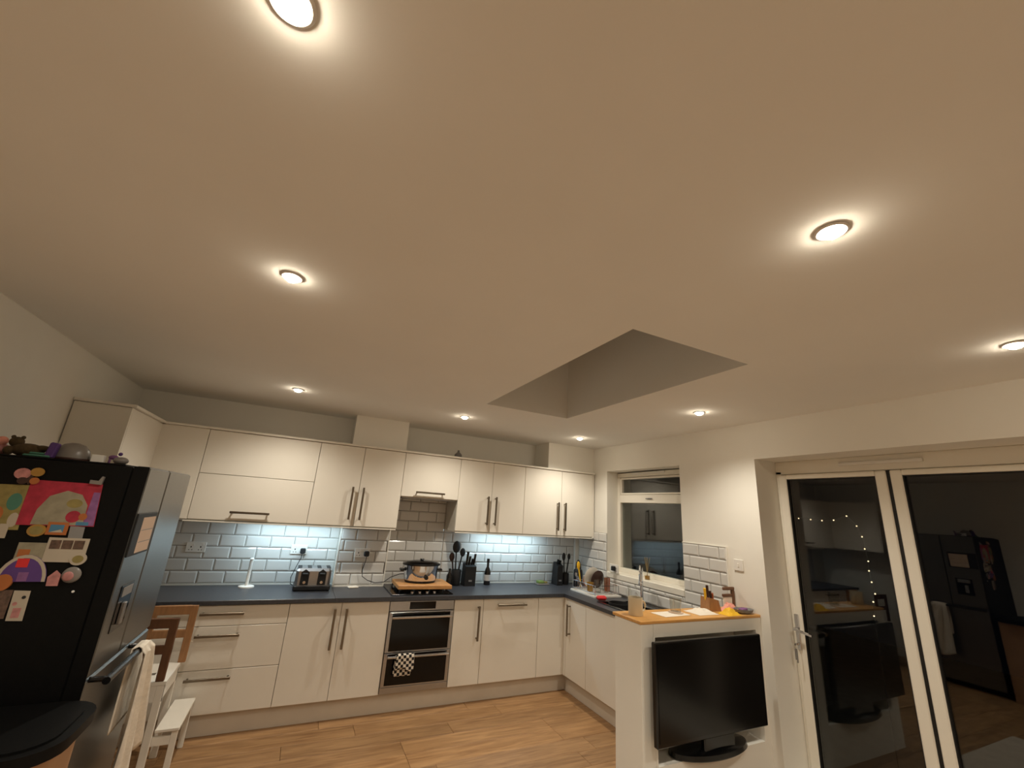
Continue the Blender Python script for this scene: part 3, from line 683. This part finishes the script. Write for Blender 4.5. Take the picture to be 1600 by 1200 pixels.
# --- things on top of the fridge
fz = FZ
org = (-2.0, -2.05, fz); t = thing('teddy_bear', org, 'dark brown soft toy lying on top of the fridge', 'soft toy')
MB(org).ball((-1.995, -2.05, fz+.03), .055, .045, .03).build('body', 'brown', t); MB(org).ball((-2.04, -2.05, fz+.062), .024, .024, .023).build('head', 'brown', t)
MB(org).ball((-1.945, -2.06, fz+.042), .028, .018, .014).build('leg', 'brown', t); MB(org).ball((-2.045, -2.075, fz+.022), .018, .016, .02).build('arm', 'brown', t)
for dx in (-.016, .016): MB(org).ball((-2.04+dx, -2.05, fz+.083), .008, n=10, m=6).build('ear', 'brown', t)
org = (-2.10, -2.02, fz); t = thing('soft_figure', org, 'pale pink soft figure at the left end of the fridge top', 'soft toy')
MB(org).ball((-2.10, -2.02, fz+.026), .03, .03, .027).build('body', 'rose', t); MB(org).ball((-2.097, -2.03, fz+.062), .02, .02, .02).build('head', 'pink', t)
solo('folded_cloth', (-1.93, -2.08, fz), lambda b: b.box(-1.975, -1.885, -2.13, -2.03, fz+.0005, fz+.012, .005).box(-1.965, -1.90, -2.12, -2.035, fz+.012, fz+.022, .005, RZ(8)), 'teal', 'teal folded cloth between soft toy and helmet', 'cloth')
org = (-1.84, -2.05, fz); t = thing('child_helmet', org, 'grey child helmet with a purple band on the fridge top', 'helmet')
MB(org).lathe([(.062, .004), (.064, .02), (.056, .05), (.036, .072), (.014, .081), (0, .082)], (-1.845, -2.05, fz), 22, sx=1.05, sy=.85).build('shell', 'greyblue', t)
MB(org).box(-1.905, -1.875, -2.125, -2.095, fz+.003, fz+.07, .005, RY(8)).build('strap', 'purple', t)
MB(org).lathe([(.066, .002), (.069, .006), (.066, .012)], (-1.845, -2.05, fz), 22, sx=1.05, sy=.85).build('rim', 'darkbrown', t)
solo('small_box', (-1.745, -2.06, fz), lambda b: b.box(-1.768, -1.724, -2.085, -2.035, fz+.0005, fz+.036, .002, RZ(10)), 'plastic', 'small white box on the fridge top', 'box')
org = (-1.71, -2.0, fz); t = thing('toy_pony', org, 'tiny purple toy behind the small white box', 'toy')
MB(org).ball((-1.712, -2.0, fz+.034), .02, .01, .011, 12, 8).build('body', 'lilac', t); MB(org).ball((-1.69, -2.0, fz+.052), .009, n=10, m=6).build('head', 'purple', t)
for dx in (-.012, .012): MB(org).lathe([(.005, 0), (.005, .028)], (-1.712+dx, -2.0, fz+.0005), 8).build('leg', 'lilac', t)
solo('clear_bag', (-1.66, -2.05, fz), lambda b: b.ball((-1.665, -2.05, fz+.019), .03, .025, .018, 14, 8), 'greyblue', 'crumpled grey bag at the right end of the fridge top', 'bag')

# ------------------------------------------------------------------ step stool tower
org = (-1.5, -.93, 0); t = thing('learning_tower', org, 'white two-step child stool with brown wooden guard rails', 'step stool')
sx0, sx1, sy0, sy1, sz = -1.72, -1.41, -1.11, -.76, .545
b = MB(org)
# top step with slot, made of four boards around the hole
hx0, hx1, hy0, hy1 = -1.59, -1.50, -.985, -.945
b.box(sx0, hx0, sy0, sy1, sz-.02, sz).box(hx1, sx1, sy0, sy1, sz-.02, sz).box(hx0, hx1, sy0, hy0, sz-.02, sz).box(hx0, hx1, hy1, sy1, sz-.02, sz)
b.build('top_step', 'white', t)
MB(org).box(hx0, hx1, hy0, hy1, sz-.024, sz-.016).build('grip_slot', 'darkbrown', t)
MB(org).box(-1.41, -1.285, -1.09, -.66, .262, .282, .004).build('lower_step', 'white', t)
for x in (sx0+.005, sx1-.045):
    for y_ in (sy0+.002, sy1-.024): MB(org).box(x, x+.04, y_, y_+.022, 0, sz-.02, .002).build('leg', 'white', t)
for y_ in (-1.075, -.697): MB(org).box(-1.325, -1.292, y_, y_+.022, 0, .262, .002).build('leg', 'white', t)
MB(org).box(sx0+.005, sx1-.005, sy0+.003, sy0+.02, sz-.11, sz-.02).box(sx0+.005, sx1-.005, sy1-.02, sy1-.003, sz-.11, sz-.02).box(sx1-.026, sx1-.006, sy0+.024, sy1-.024, sz-.10, sz-.02).build('apron', 'white', t)
for y_ in (-1.073, -.695): MB(org).box(sx1-.04, -1.325, y_, y_+.018, .19, .235).build('side_rail', 'white', t)
for y_, zt, x0, x1, m_ in ((sy0, .90, -1.73, -1.425, 'oakdark'), (sy1-.02, .905, -1.66, -1.385, 'oaklight')):  # near frame in darker oak: its shade is put into the colour
    g = MB(org).box(x0, x1, y_, y_+.02, zt-.06, zt, .004).box(x0, x1, y_, y_+.02, zt-.205, zt-.155, .002).box(x1-.045, x1, y_-.0005, y_+.0205, sz, zt-.0, .004).box(x0, x0+.045, y_-.0005, y_+.0205, sz, zt, .004)
    go = g.build('guard_frame', m_, t); go['label'] = 'brown wooden guard rail with openings'

# ------------------------------------------------------------------ bin by the fridge
org = (-1.68, -2.47, 0); t = thing('kitchen_bin', org, 'beige bin with a rounded black lid beside the fridge', 'bin')
def rrect(x0, x1, y0, y1, r, n=6):
    P = []
    for cx, cy, a in ((x1-r, y1-r, 0), (x0+r, y1-r, 90), (x0+r, y0+r, 180), (x1-r, y0+r, 270)):
        for i in range(n+1): q = math.radians(a+90*i/n); P.append((cx+r*math.cos(q), cy+r*math.sin(q)))
    return P
MB(org).prism(rrect(-2.0, -1.445, -2.63, -2.26, .10), 'z', 0, .835).build('body', 'beige', t)
MB(org).prism(rrect(-2.03, -1.41, -2.665, -2.235, .13), 'z', .835, .872).build('lid', 'fridge_black', t)
MB(org).prism(rrect(-2.0, -1.44, -2.635, -2.265, .11), 'z', .872, .880).build('lid_top', 'fridge_black', t)

# ------------------------------------------------------------------ tv
org = (1.85, -2.36, AZ0); t = thing('television', org, 'black flat tv standing in the half wall alcove', 'tv')
MB(org).box(1.272, 2.272, -2.462, -2.428, .415, .972, .006).build('casing', 'black', t)
MB(org).box(1.290, 2.254, -2.4645, -2.4615, .440, .956).build('screen', 'screen', t)
MB(org).box(1.5, 2.05, -2.428, -2.385, .47, .85, .015).build('rear_housing', 'rubber', t)
MB(org).box(1.70, 1.98, -2.427, -2.39, AZ0+.03, .48, .008).build('stand_neck', 'black', t)
MB(org).lathe([(.29, .0005), (.305, .008), (.295, .034), (.22, .055), (.1, .062), (0, .063)], (1.84, -2.335, AZ0), 40, sx=1.1, sy=.42).build('stand_base', 'black', t)

# ------------------------------------------------------------------ sockets and switches
def socket(org, nrm, wdt, label, two=True):
    x, y_, z = org; t = thing('wall_socket', org, label, 'socket')
    f = (lambda b, a0, a1, d0, d1, z0, z1, bv: b.box(x+a0, x+a1, y_-d1, y_-d0, z+z0, z+z1, bv)) if nrm == 'y' else (lambda b, a0, a1, d0, d1, z0, z1, bv: b.box(x-d1, x-d0, y_-a1, y_-a0, z+z0, z+z1, bv))
    b = MB(org); f(b, -wdt/2, wdt/2, 0, .01, -.043, .043, .003); b.build('plate', 'plastic', t)
    n = 2 if two else 1
    for i in range(n):
        c = (i-.5)*.07 if two else 0
        b = MB(org); f(b, c+.008, c+.022, .01, .013, .012, .03, .001); b.build('rocker', 'trim', t)
        if two:
            b = MB(org); f(b, c-.004, c+.004, .0098, .0105, -.005, .008, 0); f(b, c-.016, c-.008, .0098, .0105, -.025, -.019, 0); f(b, c+.006, c+.014, .0098, .0105, -.025, -.019, 0); b.build('pin_hole', 'rubber', t)
    return t
def plug(loc, nrm, label):
    x, y_, z = loc; t = thing('power_plug', loc, label, 'plug')
    b = MB(loc)
    if nrm == 'y': b.box(x-.024, x+.024, y_-.036, y_, z-.024, z+.024, .008)
    else: b.box(x-.036, x, y_-.024, y_+.024, z-.024, z+.024, .008)
    b.build('plug_body', 'rubber', t)
    return t
socket((-.80, -.012, 1.215), 'y', .146, 'double socket on the tiles above the toaster')
plug((-.765, -.0255, 1.205), 'y', 'black plug in the socket above the toaster')
socket((-.235, -.142, 1.21), 'y', .146, 'double socket on the tiled pier')
plug((-.195, -.1555, 1.205), 'y', 'black plug in the pier socket')
socket((-1.62, -.012, 1.215), 'y', .146, 'double socket in shade near the fridge')
socket((XR-.012, -.74, 1.17), 'x', .146, 'double socket beside the window over the dish rack')
plug((XR-.0255, -.755, 1.172), 'x', 'plug in the socket over the dish rack')
t = thing('light_switch', (XR, -2.245, 1.405), 'white light switch between tiles and patio door', 'switch')
MB((XR, -2.245, 1.405)).box(XR-.010, XR, -2.285, -2.205, 1.362, 1.448, .003).build('plate', 'plastic', t); MB((XR, -2.245, 1.405)).box(XR-.014, XR-.0095, -2.252, -2.238, 1.39, 1.42, .002).build('rocker', 'trim', t)

# ------------------------------------------------------------------ things on the worktop
Z = .9055
def cyl(b, x, y_, r, z0, z1, n=18): b.lathe([(r, z0), (r, z1)], (x, y_, 0), n)
# toaster
org = (-.645, -.22, Z); t = thing('toaster', org, 'steel and black four-slice toaster under the light strip', 'toaster')
MB(org).box(-.79, -.50, -.34, -.11, Z+.012, Z+.185, .022).build('body', 'steel', t)
MB(org).box(-.797, -.493, -.347, -.103, Z+.0, Z+.05, .012).build('base', 'rubber', t)
for x in (-.715, -.575):
    o = MB(org).box(x-.034, x+.034, -.3445, -.338, Z+.05, Z+.155, .002).prism([(x-.034, Z+.155), (x+.034, Z+.155), (x, Z+.18)], 'y', -.3445, -.338).build('control_panel', 'rubber', t)
    MB(org).lathe([(.0, -.362), (.012, -.362), (.013, -.3445)], (x, 0, Z+.075), 12, 'y').build('dial', 'chrome', o)
    MB(org).box(x-.022, x+.022, -.372, -.344, Z+.135, Z+.15, .004).build('lever', 'rubber', o)
for x in (-.765, -.685, -.605, -.525): MB(org).box(x-.017, x+.017, -.31, -.14, Z+.1835, Z+.1865, 0).build('slot', 'rubber', t)
MB(org).tube([(-.765, -.062, 1.20), (-.772, -.07, 1.14), (-.80, -.06, 1.06), (-.825, -.08, .98), (-.82, -.12, .93), (-.80, -.15, .925)], .0035, 6).build('power_cord', 'rubber', t)
# kitchen roll
org = (-1.165, -.12, Z); t = thing('kitchen_roll_holder', org, 'white kitchen roll holder against the tiles', 'holder')
MB(org).lathe([(.062, 0), (.062, .01), (.05, .014), (0, .014)], (-1.165, -.12, Z), 22).build('base', 'plastic', t)
MB(org).lathe([(.014, .012), (.014, .225), (.019, .23), (.012, .242), (0, .243)], (-1.165, -.12, Z), 16).build('post', 'plastic', t)
solo('paper_scraps', (-.28, -.20, Z), lambda b: b.box(-.325, -.235, -.23, -.165, Z+.0003, Z+.012, .003, RZ(12)), 'paper', 'small white wipes packet below the pier', 'packet')
# hob, board, slow cooker
org = (.3, -.33, Z); t = thing('gas_hob', org, 'black glass gas hob set in the worktop', 'hob')
MB(org).box(.012, .588, -.59, -.085, Z, Z+.009, .003).build('glass_plate', 'black_glass', t)
for x in (.16, .44):
    for y_ in (-.24, -.45):
        MB(org).lathe([(.04, .009), (.045, .012), (.03, .020), (0, .021)], (x, y_, Z), 16).build('burner', 'rubber', t)
        g = MB(org)
        for a in range(4):
            R = RZ(45+90*a); g.box(x+.02, x+.10, y_-.004, y_+.004, Z+.022, Z+.032, .001, R, (x, y_, Z+.027)); 
            g.box(x+.092, x+.10, y_-.004, y_+.004, Z+.009, Z+.023, 0, R, (x, y_, Z+.027))
        g.build('pan_support', 'rubber', t)
for i in range(4): MB(org).lathe([(.015, .009), (.015, .024), (.010, .026), (0, .026)], (.20+.07*i, -.565, Z), 12).build('control_knob', 'chrome', t)
bz = Z+.033
solo('chopping_board', (.34, -.33, bz), lambda b: b.box(.085, .60, -.515, -.15, bz, bz+.036, .004, RZ(-1.5)), 'oak', 'thick wooden chopping board lying over the hob', 'board')
cz = bz+.0365; org = (.335, -.32, cz); t = thing('slow_cooker', org, 'oval steel slow cooker with black lid on the wooden board', 'slow cooker')
MB(org).lathe([(.135, 0), (.14, .012), (.142, .02)], (.325, -.32, cz), 32, sx=1.08, sy=.82).build('base', 'rubber', t)
MB(org).lathe([(.142, .02), (.150, .03), (.156, .14), (.158, .155)], (.325, -.32, cz), 36, sx=1.08, sy=.82).build('casing', 'chrome', t)
MB(org).lathe([(.158, .155), (.172, .158), (.174, .168), (.166, .174)], (.325, -.32, cz), 36, sx=1.08, sy=.82).build('pot_rim', 'black', t)
l_ = MB(org).lathe([(.166, .172), (.14, .186), (.08, .196), (.0, .199)], (.325, -.32, cz), 32, sx=1.08, sy=.82).build('lid', 'black_glass', t)
MB(org).lathe([(.016, .197), (.016, .202), (.024, .206), (.02, .212), (0, .213)], (.325, -.32, cz), 14).build('lid_knob', 'black', l_)
for s_ in (-1, 1): MB(org).box(.325+s_*.166, .325+s_*.21, -.355, -.285, cz+.10, cz+.125, .008).build('handle', 'black', t)
MB(org).lathe([(.0, -.016), (.018, -.016), (.02, 0)], (.35, -.446, cz+.055), 14, 'y').build('dial', 'black', t)
MB(org).tube([(-.195, -.19, 1.20), (-.197, -.20, 1.15), (-.215, -.18, 1.06), (-.205, -.17, 1.0), (-.15, -.175, .965), (-.08, -.185, .945), (0, -.20, .955), (.06, -.21, 1.0), (.14, -.22, 1.03), (.19, -.235, 1.035)], .0036, 6).build('power_cord', 'rubber', t)
# utensil pot
org = (.765, -.12, Z); t = thing('utensil_pot', org, 'dark pot beside the knife block', 'pot')
MB(org).lathe([(.045, 0), (.05, .01), (.055, .15), (.052, .155), (.047, .15), (.043, .02), (0, .02)], (.765, -.12, Z), 20).build('vessel', 'rubber', t)
def spat(name, p0, p1, head, m, label, cat='utensil', grp='utensils'):
    p0 = Vector(p0); p1 = Vector(p1); t = thing(name, tuple(p0), label, cat, grp)
    MB(tuple(p0)).tube([p0, p0*.4+p1*.6, p1], [.006, .007, .008], 8).build('shaft', m, t)
    MB(tuple(p0)).ball(tuple(p1+(p1-p0).normalized()*head[2]*.8), head[0], head[1], head[2], 14, 8).build('head', m, t)
spat('black_ladle', (.755, -.125, Z+.03), (.742, -.13, 1.24), (.044, .016, .062), 'rubber', 'black ladle standing tallest in the dark pot')
spat('black_spatula', (.772, -.115, Z+.03), (.812, -.125, 1.20), (.03, .01, .045), 'rubber', 'black spatula leaning right in the dark pot')
spat('serving_spoon', (.752, -.105, Z+.03), (.715, -.10, 1.15), (.03, .014, .045), 'darkbrown', 'brown serving spoon leaning left in the dark pot')
solo('oil_bottle', (.675, -.17, Z), lambda b: b.lathe([(.028, 0), (.03, .01), (.03, .10), (.012, .135), (.011, .16), (.013, .162), (.012, .172), (0, .173)], (.675, -.17, Z), 18), 'bottle', 'small dark bottle between board and utensil pot', 'bottle')
# knife block
def knife_block(x0, x1, y0, y1, h, lean, label, handles, m='rubber'):
    org = ((x0+x1)/2, (y0+y1)/2, Z); t = thing('knife_block', org, label, 'knife block')
    MB(org).prism([(y0, Z), (y1, Z), (y1-lean, Z+h), (y0-lean*.2, Z+h*.86)], 'x', x0, x1).build('block', m, t)
    MB(org).box((x0+x1)/2-.018, (x0+x1)/2+.018, y0-.0065, y0-.002, Z+.045, Z+.062, 0).build('badge', 'steel', t)
    for dx, dz in handles:
        MB(org).tube([((x0+x1)/2+dx, (y0+y1)/2-lean*.5, Z+h*.85), ((x0+x1)/2+dx+.008, (y0+y1)/2-lean*.5-.015, Z+h+dz)], [.011, .014], 8).build('knife_handle', 'black', t)
knife_block(.845, .965, -.19, -.06, .225, .03, 'black knife block with knives next to the utensil pot', ((-.04, .115), (-.012, .07), (.018, .045), (.045, .095)))
org = (1.135, -.11, Z); t = thing('dark_bottle', org, 'slim dark bottle standing alone under the right light strip', 'bottle')
MB(org).lathe([(.034, 0), (.036, .006), (.036, .125), (.028, .155), (.014, .185), (.013, .235)], (1.135, -.11, Z), 22).build('bottle_glass', 'bottle', t)
MB(org).lathe([(.015, .232), (.016, .236), (.016, .268), (0, .27)], (1.135, -.11, Z), 16).build('cap', 'black', t)
MB(org).lathe([(.0368, .045), (.0368, .105)], (1.135, -.11, Z), 22).build('label_band', 'label', t)
org = (1.83, -.11, Z); t = thing('sponge_tray', org, 'low green sponge on a small tray by the knives', 'sponge')
MB(org).box(1.755, 1.915, -.16, -.06, Z+.0, Z+.012, .004).build('tray', 'greyblue', t); MB(org).box(1.775, 1.85, -.145, -.08, Z+.012, Z+.042, .006).build('sponge', 'green', t); MB(org).box(1.86, 1.90, -.14, -.09, Z+.012, Z+.034, .006).build('scourer', 'olive', t)
knife_block(1.99, 2.065, -.20, -.07, .25, .035, 'tall plain black block in the back right corner', ((-.015, .03), (.015, .02)))
org = (2.15, -.12, Z); t = thing('utensil_jar', org, 'dark jar of black utensils in the back corner', 'jar')
MB(org).lathe([(.04, 0), (.045, .01), (.047, .12), (.044, .125), (.04, .12), (.038, .015), (0, .015)], (2.15, -.12, Z), 18).build('vessel', 'rubber', t)
spat('black_slotted_spoon', (2.14, -.125, Z+.02), (2.115, -.14, 1.18), (.025, .009, .045), 'rubber', 'left of two black spoons in the corner jar')
spat('black_serving_fork', (2.16, -.115, Z+.02), (2.19, -.13, 1.19), (.022, .009, .035), 'rubber', 'right of two black utensils in the corner jar')
org = (2.24, -.26, Z); t = thing('black_canister', org, 'black canister with a loop handle behind the dish rack', 'canister')
MB(org).lathe([(.05, 0), (.052, .006), (.052, .17), (.046, .185), (0, .188)], (2.24, -.26, Z), 20).build('body', 'rubber', t)
MB(org).tube([(2.24+.03*math.cos(a), -.26, Z+.185+.10*math.sin(a)) for a in [math.pi*i/10 for i in range(11)]], .008, 8).build('loop_handle', 'rubber', t)

# dish rack and dishes
rx0, rx1, ry0, ry1 = 2.0, 2.345, -.90, -.46
org = (2.17, -.68, Z); t = thing('dish_rack', org, 'wire dish rack on a white drip tray beside the sink', 'dish rack')
b = MB(org).box(rx0, rx1, ry0, ry1, Z, Z+.005, .002).box(rx0, rx0+.008, ry0, ry1, Z+.005, Z+.018, .002).box(rx1-.008, rx1, ry0, ry1, Z+.005, Z+.018, .002).box(rx0+.008, rx1-.008, ry0, ry0+.008, Z+.005, Z+.018, .002).box(rx0+.008, rx1-.008, ry1-.008, ry1, Z+.005, Z+.018, .002)
b.build('drip_tray', 'plastic', t)
b = MB(org); q0, q1, p0, p1 = rx0+.02, rx1-.02, ry0+.02, ry1-.02
for z in (Z+.035, Z+.11): b.tube([(q0, p0, z), (q1, p0, z), (q1, p1, z), (q0, p1, z), (q0, p0, z)], .003, 6)
for x, y_ in ((q0, p0), (q1, p0), (q1, p1), (q0, p1)): b.tube([(x, y_, Z+.005), (x, y_, Z+.115)], .003, 6)
for i in range(1, 9):
    y_ = p0+(p1-p0)*i/9; b.tube([(q0, y_, Z+.11), (q0, y_, Z+.035), (q1, y_, Z+.035), (q1, y_, Z+.11)], .0018, 5)
b.build('wire_frame', 'chrome', t)
def dish(name, c, r, m, label, tilt=12, cat='plate'):
    b = MB(c); 
    b.lathe([(0, -.004), (r*.6, -.004), (r, .016), (r*.985, .019), (r*.6, .0005), (0, .0005)], c, 30, 'y')
    o = b.build(name, m); o.location = c; o.rotation_euler = (math.radians(tilt), 0, math.radians(8)); return tag(o, label, cat)
dish('dinner_plate', (2.17, -.635, Z+.152), .11, 'white', 'white plate standing upright in the dish rack')
dish('side_plate', (2.20, -.70, Z+.14), .095, 'darkbrown', 'dark brown plate behind the white one in the rack')
dish('lid_plate', (2.18, -.575, Z+.125), .085, 'copper', 'copper-brown small plate left of the white plate')
spat('wooden_spoon', (2.11, -.505, Z+.042), (2.09, -.487, 1.13), (.023, .008, .042), 'yellow', 'wooden spoon standing up at the left of the dish rack', 'spoon', 'drying dishes')
def glass(x, y_, z, r, h, label, m='glass'):
    return solo('drinking_glass', (x, y_, z), lambda b: b.lathe([(r*.85, 0), (r, h), (r*.94, h), (r*.8, .006), (0, .006)], (x, y_, z), 20), m, label, 'glass')
glass(2.11, -.81, Z+.039, .040, .12, 'clear glass at the front of the dish rack'); glass(2.205, -.81, Z+.039, .038, .15, 'clear glass in the middle of the dish rack'); glass(2.275, -.75, Z+.039, .034, .13, 'amber-tinted tumbler near the tiles in the rack', 'copper')
solo('yellow_cup', (2.063, -.735, Z+.039), lambda b: b.lathe([(.03, 0), (.038, .085), (.035, .085), (.027, .005), (0, .005)], (2.063, -.735, Z+.039), 18), 'gold', 'mustard yellow cup among the drying dishes', 'cup')
for i, (x, y_) in enumerate(((2.06, -.53), (2.075, -.55))):
    spat('cutlery_fork', (x+.02, y_, Z+.04), (x-.02-.015*i, y_+.02, 1.06), (.009, .003, .02), 'chrome', ('steel fork leaning at the left end of the rack', 'steel spoon leaning inside the dish rack')[i], 'cutlery', 'drying dishes')
solo('red_scourer', (2.0, -1.02, Z), lambda b: b.box(1.945, 2.045, -1.045, -.985, Z+.0075, Z+.047, .015, RZ(-12)), 'red', 'red washing-up brush head in front of the rack', 'scourer')
solo('soap_bottle', (2.315, -1.05, Z), lambda b: b.lathe([(.028, .008), (.03, .015), (.03, .10), (.014, .125), (.012, .15), (0, .152)], (2.315, -1.05, Z), 18), 'glass', 'clear washing-up liquid bottle behind the sink', 'bottle')
solo('dish_pan', (2.08, -1.20, .75), lambda b: b.lathe([(.08, .725), (.095, .80), (.10, .925), (.094, .925), (.088, .80), (0, .735)], (2.06, -1.20, 0), 24), 'rubber', 'dark pan soaking in the sink', 'pan')
# sill things
org = (2.47, -1.15, WZ0+.018); t = thing('reed_diffuser', org, 'reed diffuser on the window sill', 'diffuser')
MB(org).lathe([(.028, .0005), (.03, .006), (.03, .06), (.014, .078), (.013, .09)], (2.47, -1.15, WZ0+.018), 18).build('flask', 'glass', t)
MB(org).lathe([(.025, .003), (.025, .035)], (2.47, -1.15, WZ0+.018), 16).build('oil', 'gold', t)
for i, (dx, dy) in enumerate(((-.02, -.03), (.02, -.02), (0, .035), (.015, .02), (-.015, .01))):
    MB(org).tube([(2.47-dx*.3, -1.15-dy*.3, WZ0+.03), (2.47+dx, -1.15+dy, WZ0+.23)], .002, 5).build('reed', 'reed', t)

# ------------------------------------------------------------------ things on the half wall
W = 1.0775
org = (1.328, -2.235, W); t = thing('cream_mug', org, 'tall cream mug at the left end of the oak top', 'mug')
MB(org).lathe([(.046, 0), (.048, .004), (.048, .112), (.045, .112), (.043, .01), (0, .01)], (1.328, -2.235, W), 24).build('cup', 'cream', t)
MB(org).tube([(1.374+.026*math.sin(a), -2.25, W+.058-.032*math.cos(a)) for a in [math.pi*i/10 for i in range(11)]], .006, 8).build('handle', 'cream', t)
MB(org).lathe([(.044, .098), (0, .098)], (1.328, -2.235, W), 20).build('drink', 'cream', t)
solo('paper_sheet', (1.60, -2.26, W), lambda b: b.box(1.50, 1.76, -2.32, -2.19, W+.0003, W+.002, 0, RZ(4)), 'paper', 'white sheet of paper under the glass', 'paper')
glass(1.70, -2.235, W+.0085, .042, .095, 'stout clear glass standing on the paper')
solo('coaster', (1.70, -2.235, W), lambda b: b.lathe([(.05, .003), (.05, .008)], (1.70, -2.235, W), 20), 'peach', 'round pale coaster under the stout glass', 'coaster')
def rumple(x0, x1, y0, y1, z, h, seed, n=10):
    r = random.Random(seed); vv = []; ff = []
    for j in range(n+1):
        for i in range(n+1):
            u, v = i/n, j/n; e = 4*u*(1-u)*4*v*(1-v)
            vv.append((x0+(x1-x0)*u, y0+(y1-y0)*v, z+.001+h*e*(.5+.5*r.random())))
    K = len(vv); vv += [(p[0], p[1], z+.0002) for p in vv]
    for j in range(n):
        for i in range(n): a = j*(n+1)+i; ff += [(a, a+1, a+n+2, a+n+1), (K+a, K+a+n+1, K+a+n+2, K+a+1)]
    for i in range(n):
        a = n*(n+1)+i; ff += [(i, K+i, K+i+1, i+1), (a, a+1, K+a+1, K+a)]; a = i*(n+1); ff += [(a, a+n+1, K+a+n+1, K+a)]; a += n; ff += [(a, K+a, K+a+n+1, a+n+1)]
    return vv, ff
solo('crumpled_paper', (1.93, -2.25, W), lambda b: b.add(*rumple(1.83, 2.03, -2.33, -2.18, W, .034, 3)), 'paper', 'crumpled cream paper in the middle of the oak top', 'paper')
solo('yellow_cloth', (2.12, -2.34, W), lambda b: b.add(*rumple(2.055, 2.20, -2.385, -2.29, W, .05, 5)), 'yellow', 'bright yellow cloth at the front of the oak top', 'cloth')
org = (2.10, -2.20, W); t = thing('wooden_knife_block', org, 'small wooden knife block on the oak top', 'knife block')
MB(org).prism([(2.03, W+.0005), (2.16, W+.0005), (2.135, W+.075), (2.04, W+.095)], 'y', -2.245, -2.165).build('block', 'oaklight', t)
for i, (dx, h, m_) in enumerate(((-.045, .155, 'yellow'), (-.018, .175, 'darkbrown'), (.01, .135, 'darkbrown'), (.032, .12, 'copper'))):
    MB(org).tube([(2.09+dx, -2.205, W+.07), (2.085+dx-.006, -2.21, W+h)], [.008, .010], 8).build('knife_handle', m_, t)
org = (2.33, -2.19, W); t = thing('wooden_stand', org, 'brown open wooden frame leaning at the wall end', 'stand')
MB(org).box(2.262, 2.385, -2.20, -2.18, W+.135, W+.158, .004).box(2.355, 2.385, -2.20, -2.18, W+.0005, W+.135, .004).box(2.255, 2.35, -2.20, -2.18, W+.088, W+.108, .003).build('frame', 'oakdark', t)
MB(org).box(2.262, 2.352, -2.197, -2.183, W+.0005, W+.086, .002).build('card', 'paper', t)
solo('pink_cloth', (2.23, -2.27, W), lambda b: b.add(*rumple(2.165, 2.335, -2.292, -2.205, W, .065, 9)), 'pink', 'pink cloth heaped behind the yellow one', 'cloth')
org = (2.31, -2.335, W); t = thing('grey_tray', org, 'low grey dish at the right end of the oak top', 'dish')
MB(org).lathe([(.05, .0005), (.07, .012), (.078, .03), (.074, .03), (.064, .014), (0, .008)], (2.30, -2.325, W), 24, sx=1.1, sy=.72).build('dish', 'grey', t)
MB(org).box(2.25, 2.33, -2.35, -2.31, W+.012, W+.036, .006, RZ(15)).build('purple_pouch', 'lilac', t)

# ornament above the wall units and floor things
org = (.645, -.16, 2.207); t = thing('small_ornament', org, 'small dark rounded ornament on top of the wall units', 'ornament')
MB(org).lathe([(.035, .0003), (.045, .02), (.04, .07), (.018, .095), (0, .10)], (.645, -.16, 2.207), 18).build('body', 'grey', t)
MB(org).ball((.645, -.16, 2.207+.108), .014, n=12, m=8).build('knob', 'grey', t)
solo('pale_rug', (.7, -3.6, 0), lambda b: b.box(-.1, 1.35, -4.5, -2.62, .0005, .014, .004), 'rug', 'pale rug on the floor in front of the patio door', 'rug')
